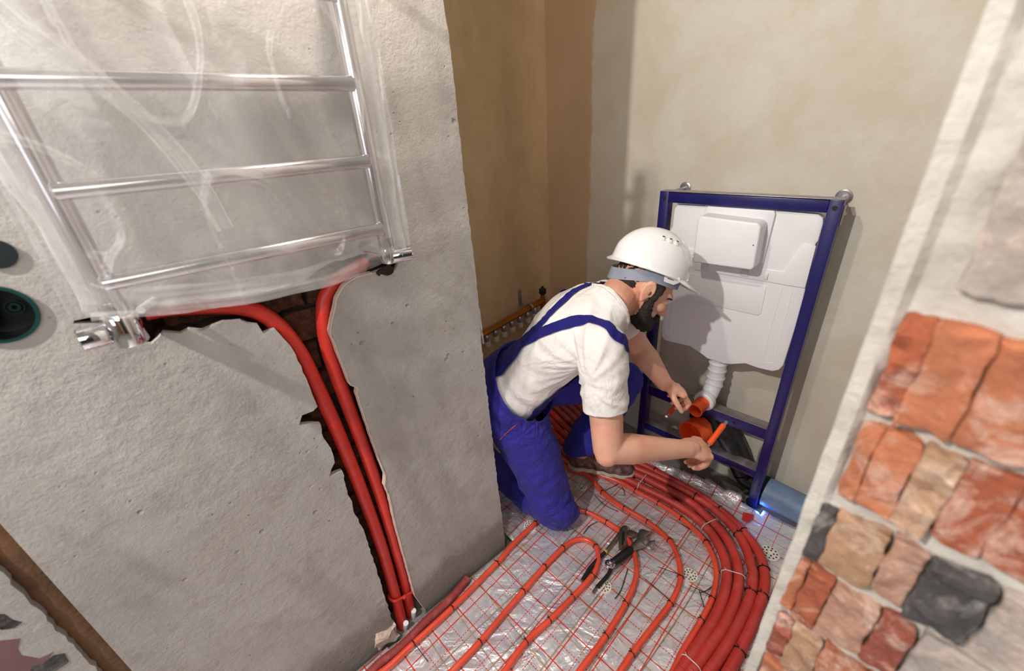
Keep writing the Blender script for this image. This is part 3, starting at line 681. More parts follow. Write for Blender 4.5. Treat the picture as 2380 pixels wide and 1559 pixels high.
finish(bm, 'shell', M['box_dark'], jb)
bm = bmesh.new(); add_lathe(bm, jc+Vector((0, -.0045, 0)), (0, 1, 0), [(0, .0345), (0, .0385), (.003, .0388), (.003, .0345)], 40, cap=False); tag(finish(bm, 'rim', M['teal'], jb), 'dark teal rim')
bm = bmesh.new(); add_lathe(bm, jc+Vector((.012, .0305, -.002)), (0, 1, 0), [(0, .003), (0, .006), (.004, .0062), (.004, .003)], 20, cap=False)
add_lathe(bm, jc+Vector((.012, .0290, -.002)), (0, 1, 0), [(0, .0085), (0, .0095), (.004, .0096), (.004, .0085)], 20, cap=False); finish(bm, 'screw_boss', M['teal'], jb)
bm = bmesh.new(); add_box(bm, jc+Vector((-.010, .010, .006)), (.013, .004, .060), rot=Matrix.Rotation(math.radians(16), 3, 'Y'), bev=.001); tag(finish(bm, 'mounting_plate', M['zinc'], jb), 'flat grey metal strip')
jc2 = pl(-8, 590, 1, YW); j2 = empty('wall_hook', 'small dark fitting on the plaster above the junction box', 'fitting', jc2)
bm = bmesh.new(); add_cyl(bm, jc2+Vector((0, .01, 0)), jc2+Vector((0, -.004, 0)), .018, seg=24); finish(bm, 'plate', M['box_dark'], j2)

# ------------------------------------------------------------------ TOWEL RADIATOR
YR = .735
rad = empty('towel_radiator', 'chrome ladder towel radiator hung on the plastered wall behind clear film', 'radiator', (.12, YR, 1.5))
for X in (-.078, .312):
    bm = bmesh.new(); add_cyl(bm, (X, YR, 1.150), (X, YR, 1.665), .0135, seg=28); finish(bm, 'post', M['chrome_pipe'], rad)
for k in range(5):
    z = 1.194+.1115*k
    bm = bmesh.new(); add_cyl(bm, (-.078, YR-.012, z), (.307, YR-.012, z), .0105, seg=24, bev=.003)
    finish(bm, 'rung', M['chrome_pipe'], rad)
for X in (-.078, .318):
    bm = bmesh.new(); add_cyl(bm, (X, YR, 1.62), (X, YW+.002, 1.62), .009, seg=18); add_cyl(bm, (X, YW-.006, 1.62), (X, YW+.002, 1.62), .018, seg=22); finish(bm, 'wall_mount', M['chrome'], rad)
# valves
def valve(X, name, lb, left):
    t = empty(name, lb, 'valve', (X, YR, 1.13), 'chrome radiator valves'); dz = 0 if left else .010
    if left:
        bm = bmesh.new(); add_lathe(bm, (X, YR, 1.168), (0, 0, -1), [(0, .0135), (0, .0155), (.014, .0155), (.016, .011), (.019, .011), (.019, .0185), (.021, .0195), (.060, .0195), (.062, .018), (.062, .012)], 30); finish(bm, 'body', M['chrome'], t)
        bm = bmesh.new(); add_lathe(bm, (X-.012, YR-.002, 1.128), (-1, 0, 0), [(0, .010), (.004, .010), (.004, .014), (.006, .0155), (.032, .0155), (.0335, .014), (.0335, .010), (.031, .009)], 30); tag(finish(bm, 'handle', M['chrome'], t), 'short horizontal cylinder knob pointing left')
        bm = bmesh.new(); add_cyl(bm, (X, YR, 1.132), (X+.002, YW+.03, 1.132), .0125, seg=20); finish(bm, 'wall_tail', M['chrome'], t)
        bm = bmesh.new(); add_cyl(bm, (X+.02, YR+.05, 1.135), (X+.045, YW+.015, 1.135), .006, seg=14); finish(bm, 'pipe_end', M['white'], t)
    else:
        bm = bmesh.new(); add_lathe(bm, (X, YR, 1.165+dz), (0, 0, -1), [(0, .0115), (0, .0135), (.016, .0135), (.018, .0115), (.020, .0145), (.030, .0158), (.040, .0158), (.047, .013), (.050, .007)], 28); finish(bm, 'body', M['chrome'], t)
        bm = bmesh.new(); add_lathe(bm, (X-.004, YR, 1.128+dz), (.93, -.25, -.0), [(0, .0115), (.012, .0135), (.026, .0135), (.0262, .0125), (.0278, .0125), (.028, .0135), (.046, .0135), (.0475, .012), (.0475, .005)], 28); tag(finish(bm, 'handle', M['chrome'], t), 'short cylinder knob pointing right')
        bm = bmesh.new(); add_cyl(bm, (X, YR, 1.135+dz), (X-.012, YW+.02, 1.138+dz), .0125, seg=20); finish(bm, 'wall_tail', M['chrome'], t)
    return t
valve(-.078, 'radiator_valve', 'left chrome radiator valve with its knob pointing left, below the left post', True)
valve(.312, 'radiator_valve', 'right chrome radiator valve with its knob pointing right, beside the pale wall', False)
# chipped plaster stain below the right valve
bm = bmesh.new(); cc = W(900, 628)
add_box(bm, (cc[0]-.006, YW-.0005, cc[1]), (.034, .004, .012)); bmesh.ops.subdivide_edges(bm, edges=bm.edges[:], cuts=4, use_grid_fill=True)
for v in bm.verts: v.co += Vector((noise.noise(v.co*90), .15*noise.noise(v.co*70), noise.noise(v.co*80+Vector((5, 0, 0)))))*.010
finish(bm, 'chipped_plaster', M['masonry'], wl, smooth=False)

# plastic film over the radiator
def film_mat():
    m = NT('clear_film'); mp = m.n('ShaderNodeMapping'); mp.inputs['Scale'].default_value = (7, 7, 1.6); mp.inputs['Rotation'].default_value = (0, math.radians(-24), 0); m.l(m.v, mp.inputs[0])
    a = m.noise(.8, 3, .5, mp.outputs[0], .8); b = m.noise(9, 4, .55, dist=2.5)
    st = m.math('MULTIPLY', m.ramp(a, .42, .74), .34)
    fine = m.math('MULTIPLY', m.ramp(b, .60, .64), .06)
    al = m.math('ADD', m.math('ADD', st, fine), .13, True)
    tr = m.n('ShaderNodeBsdfTransparent'); tl = m.n('ShaderNodeBsdfTranslucent'); tl.inputs[0].default_value = (.86, .86, .86, 1)
    df = m.n('ShaderNodeBsdfDiffuse'); df.inputs[0].default_value = (.88, .88, .88, 1)
    gl = m.n('ShaderNodeBsdfGlossy'); gl.inputs['Roughness'].default_value = .16; gl.inputs[0].default_value = (1, 1, 1, 1)
    n = m.bump(m.noise(7, 3, .5, dist=1.2), .25, .012)
    m.l(n, gl.inputs['Normal'])
    s1 = m.n('ShaderNodeMixShader'); s1.inputs[0].default_value = .5; m.l(tl.outputs[0], s1.inputs[1]); m.l(df.outputs[0], s1.inputs[2])
    s2 = m.n('ShaderNodeMixShader'); m.l(al, s2.inputs[0]); m.l(tr.outputs[0], s2.inputs[1]); m.l(s1.outputs[0], s2.inputs[2])
    s3 = m.n('ShaderNodeMixShader'); s3.inputs[0].default_value = .045; m.l(s2.outputs[0], s3.inputs[1]); m.l(gl.outputs[0], s3.inputs[2])
    m.l(s3.outputs[0], m.t.nodes['Material Output'].inputs[0]); return m.m
M['film'] = film_mat()
fm = empty('plastic_wrap', 'crumpled clear plastic film wrapped round the chrome towel radiator', 'plastic film', (.12, .70, 1.5))
def zbot(x):
    K = [(-.11, 1.166), (-.064, 1.156), (-.01, 1.139), (.091, 1.127), (.14, 1.125), (.250, 1.128), (.262, 1.154), (.40, 1.149)]
    for (x0, z0), (x1, z1) in zip(K[:-1], K[1:]):
        if x <= x1: return z0+(z1-z0)*max(0, (x-x0)/(x1-x0))
    return K[-1][1]
def sheet(u, v):   # u 0..1 across (wraps round both sides), v 0..1 upward
    s = -.18+1.36*u
    xl, xr = -.104, .336
    if s < 0: x = xl-.004*(-s/.18); y = .704+.085*(-s/.18)
    elif s > 1: x = xr+.010*((s-1)/.18); y = .704+.075*((s-1)/.18)
    else: x = xl+(xr-xl)*s; y = .700-.006*math.sin(s*math.pi)
    zb = zbot(x); z = zb+(1.675-zb)*v
    e = 1 if 0 < s < 1 else .5
    q = Vector((x*4+z*2.2, z*1.2-x*1.6, 0))
    y += e*(.012*noise.noise(q*1.3)+.004*abs(noise.noise(q*3.5)))
    c1 = abs(noise.noise(Vector((x*7-z*3, z*5+x*4, 4)))); y -= e*.008*max(0, .06-c1)/.06*.5
    k = max(0, 1-v*4.5)
    y += k*e*(.008*noise.noise(Vector((x*34, z*26, 1)))+.004*abs(noise.noise(Vector((x*70+z*60, z*40, 5)))))
    x += .005*noise.noise(Vector((z*7, u*3, 2)))*(1 if (s < .03 or s > .97) else .2)+(.006*noise.noise(Vector((z*16, y*30, 6))) if (s < 0 or s > 1) else 0)
    return Vector((x, min(y, .80), z))
bm = bmesh.new(); NU, NV = 190, 200
V = [[bm.verts.new(sheet(i/NU, j/NV)) for j in range(NV+1)] for i in range(NU+1)]
for i in range(NU):
    for j in range(NV): bm.faces.new((V[i][j], V[i+1][j], V[i+1][j+1], V[i][j+1]))
finish(bm, 'front_sheet', M['film'], fm, sharp=80)
# second layer gathered along the bottom, and a long fold hanging across
def fold(name, P, wd, seed):
    pts = smooth_path([Vector(p) for p in P], .006); bm = bmesh.new(); rows = []
    for i, p in enumerate(pts):
        t = (pts[min(i+1, len(pts)-1)]-pts[max(i-1, 0)]).normalized(); sd = Vector((t.z, 0, -t.x)); n = 10
        rows.append([bm.verts.new(p+sd*wd*(k/n-.5)*(1+.3*noise.noise(Vector((i*.07, 0, seed))))+Vector((0, .006*noise.noise(Vector((i*.06, k*.35, seed)))-.004, 0))) for k in range(n+1)])
    for i in range(len(rows)-1):
        for k in range(10): bm.faces.new((rows[i][k], rows[i+1][k], rows[i+1][k+1], rows[i][k+1]))
    return finish(bm, name, M['film'], fm, sharp=80)
fold('bottom_fold', [(-.095, .697, 1.178), (0, .694, 1.160), (.10, .692, 1.148), (.20, .693, 1.148), (.30, .695, 1.166)], .040, 1)
fold('side_fold', [(-.100, .703, 1.17), (-.102, .700, 1.35), (-.103, .700, 1.5), (-.100, .700, 1.67)], .030, 2)
fold('side_fold', [(.330, .703, 1.16), (.333, .700, 1.35), (.333, .700, 1.5), (.330, .700, 1.67)], .022, 3)
fold('hanging_fold', [(-.095, .690, 1.54), (-.03, .688, 1.455), (.03, .690, 1.375), (.06, .692, 1.30), (.07, .694, 1.24)], .022, 4)

# ------------------------------------------------------------------ INSTALLATION FRAME
FR = Vector((1.355, .28, 0)); EU = Vector((-.0896, .996, 0)).normalized(); EN = Vector((-.996, -.0896, 0)).normalized(); EZ = Vector((0, 0, 1))
FROT = Matrix((EU, EN, EZ)).transposed()
def F(u, z, w=0): return FR+EU*u+EZ*z+EN*w
fr = empty('installation_frame', 'tall blue steel installation frame standing on the floor before the back wall', 'frame', F(.247, 0, -.02))
def fbox(name, u0, u1, z0, z1, w0, w1, mat='blue', bev=.0015, parent=fr, label=None):
    bm = bmesh.new(); add_box(bm, F((u0+u1)/2, (z0+z1)/2, (w0+w1)/2), (abs(u1-u0), abs(w1-w0), abs(z1-z0)), rot=FROT, bev=bev)
    return tag(finish(bm, name, M[mat], parent, sharp=30), label)
def hole(u, z, r, name='hole', mat='black', w=.0005, parent=fr):
    bm = bmesh.new(); add_cyl(bm, F(u, z, w-.002), F(u, z, w), r, seg=18); return finish(bm, name, M[mat], parent)
PD = -.040
fbox('post', -.004, .027, .012, 1.126, PD, 0); fbox('post', .464, .495, .012, 1.126, PD, 0)
fbox('top_rail', .0275, .4635, 1.092, 1.124, PD, -.0005)
fbox('top_cap', -.004, .495, 1.126, 1.128, PD, 0, 'zinc', .0004, label='dusty grey top face')
# channel cross rails: front lip + top plate
for z0, z1 in ((.322, .364), (.142, .172)):
    r0 = fbox('cross_rail', .0275, .4635, z0, z1, -.004, 0)
    fbox('top_plate', .0275, .4635, z1, z1+.002, -.045, -.001, 'zinc', .0004, r0, 'grey zinc top plate of the rail')
for u, z in ((.012, 1.105), (.478, 1.105)): hole(u, z, .0065)
for u in (.478,): hole(u, .60, .005); hole(u, .585+.1, .005)
for u, z in ((.13, .343), (.34, .343)): hole(u, z, .0055)
for u in (-.004+.016, .479):
    bm = bmesh.new(); add_cyl(bm, F(u, .012, PD/2), F(u, .0, PD/2), .022, seg=22); add_cyl(bm, F(u, .06, PD/2), F(u, .0, PD/2), .008, seg=14); finish(bm, 'foot', M['black'], fr)
for u in (.012, .478):
    zb = 1.118
    bm = bmesh.new(); wx = F(u, zb, PD); ww = Vector((1.468, wx.y-(1.468-wx.x)*EN.y/EN.x*-1, zb))
    add_cyl(bm, F(u, zb, PD+.002), Vector((1.4675, wx.y+.008, zb)), .0055, seg=14); 
    add_lathe(bm, Vector((1.4685, wx.y+.008, zb)), (-1, 0, 0), [(0, .020), (.003, .020), (.005, .016), (.012, .014), (.012, .007)], 24)
    tag(finish(bm, 'wall_bolt', M['zinc'], fr), 'threaded wall bolt with round washer')
    bm = bmesh.new(); add_box(bm, F(u-.0175 if u < .2 else u+.0175, zb-.035, PD/2-.012), (.003, .03, .05), rot=FROT, bev=.001); finish(bm, 'bracket', M['zinc'], fr)
# ------------------------------------------------------------------ CISTERN
cs = empty('cistern', 'white plastic concealed cistern held in the blue frame', 'cistern', F(.235, .8, -.05))
ol = [(.447, 1.070), (.438, 1.084), (.348, 1.086), (.338, 1.095), (.155, 1.095), (.146, 1.088), (.046, 1.085), (.033, 1.075), (.030, 1.060), (.030, 1.012), (.034, 1.006), (.031, .92), (.0285, .84), (.0285, .74), (.032, .612), (.040, .592), (.058, .580), (.10, .577), (.14, .580), (.185, .560), (.205, .556), (.262, .556), (.282, .566), (.33, .585), (.40, .580), (.428, .580), (.441, .594), (.443, .62), (.441, .80), (.441, .90), (.453, .93), (.453, 1.0), (.447, 1.01)]
bm = bmesh.new(); add_poly(bm, [F(u, z, -.016) for u, z in ol], .095, -EN, bev=.010); finish(bm, 'tank', M['white'], cs, sharp=60)
def fpoly(name, P, w0, w1, parent, mat='white', bev=.002, label=None):
    bm = bmesh.new(); add_poly(bm, [F(u, z, w0) for u, z in P], w1-w0, EN, bev=bev); return tag(finish(bm, name, M[mat], parent, sharp=50), label)
fpoly('flange', [(.336, 1.088), (.150, 1.088), (.146, 1.078), (.150, .93), (.345, .93), (.345, 1.07)], -.017, -.006, cs, bev=.003)
cb = fpoly('inspection_cover', [(.338, 1.060), (.330, 1.069), (.170, 1.062), (.160, 1.052), (.157, .935), (.163, .926), (.330, .923), (.336, .931)], -.008, .058, cs, bev=.005, label='boxy white inspection cover')
fpoly('shoulder_panel', [(.4405, .925), (.36, .925), (.35, .876), (.0305, .876), (.0315, 1.000), (.062, 1.003), (.092, .914), (.15, .914), (.15, .93), (.36, .945), (.4405, .95)], -.017, -.0125, cs, bev=.0012)
fpoly('label_panel', [(.366, .862), (.1285, .862), (.1265, .770), (.134, .762), (.358, .762), (.366, .770)], -.017, -.0135, cs, bev=.0012)
def groove(P, r=.0016):
    b = bmesh.new(); add_tube(b, smooth_path([F(u, z, -.0165) for u, z in P], .02), r, 6); return b
for P in ([(.060, .866), (.062, .61), (.088, .604), (.090, .75), (.086, .866)], [(.425, .80), (.425, .61), (.408, .604)], [(.410, .866), (.408, .62)]):
    finish(groove(P), 'moulded_rib', M['white'], cs)
for u in (.318, .195, .135):
    bm = bmesh.new(); add_box(bm, F(u, .893, -.011), (.022 if u > .15 else .010, .006, .020), rot=FROT, bev=.001); finish(bm, 'clip', M['white_semi'], cs)
hole(.170, 1.00, .0018, 'pin_hole', 'black', .0585, cs)
# flush pipe
fp = [F(.236, .562, -.060), F(.234, .50, -.058), F(.234, .45, -.052), F(.236, .415, -.035), F(.238, .398, -.010)]
bm = bmesh.new(); sp = smooth_path(fp, .004); n_ = len(sp)
add_tube(bm, sp, .03, 28, rf=lambda i: 0.0290+(.0035 if (i % 7) in (0, 1) and i < n_*.72 else 0)+(.004 if i < 5 else 0)); tag(finish(bm, 'flush_pipe', M['white'], cs), 'ribbed white flush pipe')
fo_d = (EN*.98-EZ*.12+EU*.10).normalized(); c0 = F(.238, .396, .002)
bm = bmesh.new(); add_lathe(bm, c0-fo_d*.012, fo_d, [(0, .030), (.004, .0355), (.008, .037), (.026, .037), (.030, .0335), (.030, .027)], 32, cap=True); finish(bm, 'socket_collar', M['white'], cs)
def cup(name, c, d, r, L, lb):
    bm = bmesh.new(); add_lathe(bm, c, d, [(0, r-.002), (0, r), (L-.004, r), (L-.003, r+.0022), (L, r+.0022), (L, r-.0022), (.006, r-.0035), (.006, .0002)], 40, cap=False)
    add_lathe(bm, c, d, [(0, r), (.002, r)], 40)
    o = finish(bm, name, M['orange'], origin=c); tag(o, lb, 'pipe cap', 'orange protective pipe caps'); return o
cup('pipe_cap', c0+fo_d*.016, fo_d, .0250, .060, 'small orange cap plugged into the white flush pipe, above the big one')
bc = F(.232, .262, -.022); bd = (EN*.96-EZ*.04+EU*.24).normalized()
cup('pipe_cap', bc+bd*.0125, bd, .0500, .068, 'big orange cap on the black drain elbow, behind the near hand')
# black drain bend
dr = empty('drain_elbow', 'black plastic drain elbow behind the big orange cap in the frame', 'drain elbow', bc)
bm = bmesh.new(); sp = smooth_path([bc+bd*.010, bc, F(.195, .262, -.055), F(.165, .235, -.075), F(.125, .175, -.080), F(.098, .125, -.082), F(.072, .085, -.080)], .006)
add_tube(bm, sp, .05, 32, rf=lambda i: .0535 if i < 4 else (.0505 if i < 14 else .0465)); finish(bm, 'bend', M['black_shiny'], dr)
bm = bmesh.new(); add_lathe(bm, bc-bd*.012, bd, [(0, .054), (.003, .058), (.020, .058), (.022, .052)], 36, cap=True); finish(bm, 'collar', M['black_shiny'], dr)
bm = bmesh.new(); add_box(bm, F(.262, .328, -.012), (.05, .03, .075), rot=FROT, bev=.006); finish(bm, 'pipe_clamp', M['black'], dr)
bp = empty('drain_pipe', 'dusty blue-grey drain pipe on the floor along the back wall', 'drain pipe', (1.41, .2, .06))
bm = bmesh.new(); add_tube(bm, smooth_path([Vector((1.411, .270, .058)), Vector((1.412, .1, .058)), Vector((1.412, -.3, .058))], .02), .0545, 36); finish(bm, 'barrel', M['pipe_blue'], bp)
bm = bmesh.new(); add_tube(bm, smooth_path([F(.075, .082, -.074), Vector((1.425, .345, .064)), Vector((1.428, .315, .060)), Vector((1.430, .268, .058))], .008), .040, 30, rf=lambda i: .042 if i > 2 else .040); finish(bm, 'socket', M['box_dark'], bp)
# threaded mounting rods with orange sleeves
def rod(a, b, lb):
    a = Vector(a); b = Vector(b); d = (b-a).normalized(); t = empty('mounting_rod', lb, 'rod', a, 'orange sleeved mounting rods')
    bm = bmesh.new(); add_cyl(bm, a, b, .0052, seg=14); tag(finish(bm, 'threaded_bar', M['chrome'], t), 'bright threaded bar')
    bm = bmesh.new(); add_cyl(bm, a+d*.006, b-d*.014, .0082, seg=20, bev=.0012); finish(bm, 'sleeve', M['orange'], t); return t
rod(F(.334, .343, -.002), F(.334, .343, -.002)+EN*.105-EZ*.012, 'orange sleeved rod sticking out of the frame rail below the far hand')

# ------------------------------------------------------------------ PERSON
SK = NT('skin'); SK.base(SK.mix(SK.ramp(SK.noise(14, 5), .3, .7), lin((222, 158, 132)), lin((234, 182, 156)))); SK.set(Roughness=.48, Subsurface_Weight=.12, Subsurface_Radius=(.02, .008, .004), Subsurface_Scale=.4)
SK.l(SK.bump(SK.noise(300, 4), .12, .001), SK.p.inputs['Normal']); M['skin'] = SK.m
TS = NT('tshirt'); flk = TS.n('ShaderNodeMapping'); flk.inputs['Scale'].default_value = (1, 1, .25); flk.inputs['Rotation'].default_value = (.5, .4, 0); TS.l(TS.v, flk.inputs[0])
TS.base(TS.mix(TS.math('MULTIPLY', TS.ramp(TS.noise(330, 3, .5, flk.outputs[0]), .60, .72), .35), lin((236, 231, 228)), lin((176, 168, 168)))); TS.set(Roughness=.9)
TS.l(TS.bump(TS.noise(420, 3), .25, .001, TS.bump(TS.noise(7, 3, .5, dist=2.2), .55, .022)), TS.p.inputs['Normal']); M['tshirt'] = TS.m
OV = NT('overalls'); OV.base(OV.mix(OV.math('MULTIPLY', OV.ramp(OV.noise(26, 7, .75), .56, .82), .30), lin((44, 40, 148)), lin((112, 112, 178)))); OV.set(Roughness=.82, Sheen_Weight=.05)
OV.l(OV.bump(OV.noise(500, 3), .3, .001, OV.bump(OV.noise(9, 3, .5, dist=2.6), .65, .022)), OV.p.inputs['Normal']); M['overalls'] = OV.m
M['hair'] = simple('dark_brown_hair', (52, 38, 32), .6, var=.4, scale=90, bump=.9, bscale=240, bdist=.004)
M['beard'] = simple('beard', (44, 36, 33), .75, var=.35, scale=160, bump=1, bscale=260, bdist=.004)
M['eye'] = simple('eyelid', (120, 70, 58), .5); M['lip'] = simple('lips', (196, 108, 98), .45)
M['shoe'] = simple('shoe_leather', (128, 90, 88), .7, var=.4, scale=45, bump=.6, bscale=120, bdist=.002)
M['sole'] = simple('rubber_sole', (196, 182, 168), .6, var=.12, scale=40)
M['lace'] = simple('laces', (120, 104, 92), .8); M['pocket'] = simple('orange_piping', (226, 74, 50), .6)

HB = None
def add_ell(bm, c, r, rot=None, sub=3):
    if rot is not None and rot is HB: r = tuple(x*.94 for x in r)
    b2 = bmesh.new(); bmesh.ops.create_icosphere(b2, subdivisions=sub, radius=1)
    m = Matrix.Translation(Vector(c)) @ (rot.to_4x4() if rot is not None else Matrix.Identity(4)) @ Matrix.Diagonal((r[0], r[1], r[2], 1))
    bmesh.ops.transform(b2, matrix=m, verts=b2.verts); merge(bm, b2)
def limb(bm, P, R, step=.012):
    """P points, R radii: overlapping balls joined into one rounded limb"""
    for (a, b, ra, rb) in zip(P[:-1], P[1:], R[:-1], R[1:]):
        a = Vector(a); b = Vector(b); n = max(1, int((b-a).length/step))
        add_cyl(bm, a, b, ra, rb, seg=20)
        add_ell(bm, a, (ra,)*3); add_ell(bm, b, (rb,)*3)
def remesh(bm, name, vox, smooth=4, fac=.5):
    me = bpy.data.meshes.new('tmp'); bmesh.ops.recalc_face_normals(bm, faces=bm.faces); bm.to_mesh(me); bm.free()
    o = bpy.data.objects.new('tmp', me); S.collection.objects.link(o)
    m = o.modifiers.new('r', 'REMESH'); m.mode = 'VOXEL'; m.voxel_size = vox
    if smooth: q = o.modifiers.new('s', 'SMOOTH'); q.factor = fac; q.iterations = smooth
    dg = bpy.context.evaluated_depsgraph_get(); ev = o.evaluated_get(dg); me2 = bpy.data.meshes.new_from_object(ev)
    bpy.data.objects.remove(o); bpy.data.meshes.remove(me)
    b = bmesh.new(); b.from_mesh(me2); bpy.data.meshes.remove(me2); return b
def basis(x, y, z): return Matrix((x, y, z)).transposed()
# joints
NECK = Vector((.885, .640, .885)); PEL = Vector((.745, .930, .535))
SHR = Vector((.765, .575, .825)); SHL = Vector((.985, .735, .845)); ELR = Vector((.722, .507, .553)); WRR = dp(1594, 1043, 1.19)
ELL = dp(1488, 812, 1.37); WRL = dp(1545, 891, 1.30)
HR = Vector((.700, .872, .490)); HL = Vector((.825, 1.000, .50)); KR = Vector((.765, .755, .080)); KL = Vector((1.13, .745, .475))
ANL = Vector((1.035, .865, .105)); FTR = Vector((.74, 1.16, .065))
# head frame
IR, IU, IA = RGT, UPV, FWD
hf = (IR*.80-IU*.52+IA*.14).normalized(); hu = (IR*.60+IU*.76-IA*.24); hu = (hu-hf*hu.dot(hf)).normalized(); hr = hf.cross(hu).normalized()
HC = dp(1494, 667, 1.19); HS = .92
if hr.dot(CAM-HC) < 0: hr = -hr          # hr = the man's right, the side we see
def H(f, u, r): return HC+(hf*f+hu*u+hr*r)*HS
HB = basis(hf, hr, hu)
ps = empty('person', 'bearded person in white t-shirt and blue overalls, kneeling and reaching into the blue frame', 'person', (PEL.x, PEL.y, 0))
tdir = (NECK-PEL).normalized(); sdir = (SHR-SHL).normalized(); sdir = (sdir-tdir*sdir.dot(tdir)).normalized(); fdir = tdir.cross(sdir)
if fdir.z > 0: fdir = -fdir              # front of the chest faces down
TB = basis(sdir, fdir, tdir)
def T(t, s=0, f=0): return PEL.lerp(NECK, t)+sdir*s+fdir*f
def torso(bm, g=0.0, t0=0.0, t1=1.0):
    secs = [(-.06, .150, .118, 0), (.05, .152, .112, 0), (.18, .140, .104, 0), (.32, .134, .100, -.004), (.46, .140, .104, -.010), (.60, .152, .112, -.014), (.74, .160, .112, -.014), (.86, .150, .096, -.010), (.95, .105, .075, -.004)]
    for (ta, a0, b0, f0), (tb_, a1, b1, f1) in zip(secs[:-1], secs[1:]):
        for k in range(5):
            q = k/5; t = ta+(tb_-ta)*q
            if t0 <= t <= t1: add_ell(bm, T(t, 0, f0+(f1-f0)*q), (a0+(a1-a0)*q+g, b0+(b1-b0)*q+g, .060), TB)
# --- body skin
bm = bmesh.new()
torso(bm, -.016, .30)
limb(bm, [T(.92), NECK, H(-.045, -.055, 0)], [.060, .056, .054]); limb(bm, [NECK, H(-.02, -.06, 0)], [.050, .050])
# head
add_ell(bm, H(-.012, .030, 0), (.092, .072, .088), HB); add_ell(bm, H(.028, .0, 0), (.062, .060, .080), HB)
add_ell(bm, H(.040, -.052, 0), (.048, .050, .052), HB); add_ell(bm, H(.064, -.088, 0), (.024, .024, .018), HB)
add_ell(bm, H(.072, .022, 0), (.022, .046, .014), HB)      # brow ridge
for r in (-1, 1): add_ell(bm, H(.062, -.020, r*.036), (.026, .020, .018), HB)   # cheekbones
limb(bm, [H(.082, .014, 0), H(.099, -.012, 0), H(.111, -.031, 0), H(.098, -.038, 0)], [.0072, .0076, .0078, .0070]); add_ell(bm, H(.094, -.035, .009), (.009, .0065, .006), HB); add_ell(bm, H(.094, -.035, -.009), (.009, .0065, .006), HB)
add_ell(bm, H(.086, -.058, 0), (.012, .022, .006), HB); add_ell(bm, H(.085, -.066, 0), (.011, .019, .006), HB)
for r in (-1, 1): add_ell(bm, H(.074, .001, r*.030), (.012, .0135, .009), HB)
# ears
for r in (-1, 1):
    add_ell(bm, H(-.006, -.004, r*.073), (.018, .006, .031), HB)
    pts = [H(-.006+.016*math.cos(a), -.002+.027*math.sin(a), r*(.0765+.002*math.sin(a))) for a in [math.radians(d) for d in (250, 200, 160, 120, 80, 40, 5)]]
    limb(bm, pts, [.0048]*7); add_ell(bm, H(-.010, .004, r*.076), (.014, .006, .024), HB); add_ell(bm, H(-.006, -.033, r*.075), (.009, .005, .008), HB)
    add_ell(bm, H(.011, -.008, r*.074), (.005, .005, .008), HB)
# arms (right = near)
limb(bm, [SHR, SHR.lerp(ELR, .45), ELR, ELR.lerp(WRR, .28), ELR.lerp(WRR, .65), WRR], [.052, .047, .041, .0425, .033, .0255])
add_ell(bm, ELR+Vector((-.012, -.006, -.010)), (.032, .032, .032))
limb(bm, [SHL, SHL.lerp(ELL, .5), ELL, ELL.lerp(WRL, .3), ELL.lerp(WRL, .7), WRL], [.052, .045, .039, .040, .031, .025])
# legs core
limb(bm, [T(.35), T(.0), HR, KR], [.08, .07, .060, .050]); limb(bm, [KR, FTR], [.048, .040]); limb(bm, [T(.0), HL, KL], [.07, .062, .052]); limb(bm, [KL, KL.lerp(ANL, .4), ANL], [.050, .050, .036]); 
def hand(bm, Wst, hd, nb, sd, curls, spread, thumb, scale=1.0):
    """hd: wrist->knuckle dir, nb: back-of-hand normal, sd: towards index finger"""
    hd = hd.normalized(); nb = (nb-hd*nb.dot(hd)).normalized(); sd = (sd-hd*sd.dot(hd)-nb*sd.dot(nb)).normalized()
    B = basis(hd, sd, nb); k = scale
    limb(bm, [Wst, Wst+hd*.022*k], [.024*k, .024*k])
    add_ell(bm, Wst+hd*.048*k, (.047*k, .037*k, .0165*k), B); add_ell(bm, Wst+hd*.070*k+sd*.006*k, (.026*k, .038*k, .0145*k), B)
    add_ell(bm, Wst+hd*.036*k+sd*.020*k-nb*.006*k, (.030*k, .019*k, .016*k), B)
    lens = [(.042, .026, .021), (.046, .029, .022), (.043, .027, .021), (.034, .021, .019)]
    tips = []
    for i in range(4):
        s = (.0275-.0185*i)*k; b0 = Wst+hd*(.083-.003*abs(i-1)-(.006 if i == 3 else 0))*k+sd*s
        d = (hd+sd*(spread*(1.5-i)*.10)).normalized(); ang = 0; p = b0; pts = [b0-hd*.03*k, b0]; rr = [.0095*k, .0094*k]
        ax = sd
        for j in range(3):
            ang += curls[i][j]; dd = d*math.cos(ang)-nb*math.sin(ang); p = p+dd*lens[i][j]*k; pts.append(p); rr.append((.0086, .0078, .0066)[j]*k)
        limb(bm, pts, rr, .006); add_ell(bm, b0+nb*.003*k, (.0095*k,)*3); tips.append(p)
    t0 = Wst+hd*.022*k+sd*.020*k-nb*.006*k; pts = [t0]; p = t0
    for (a, b, c), L in zip(thumb, (.036, .030, .024)):
        p = p+(hd*a+sd*b+nb*c).normalized()*L*k; pts.append(p)
    limb(bm, pts, [.0135*k, .0115*k, .0098*k, .0082*k], .006)
    return tips
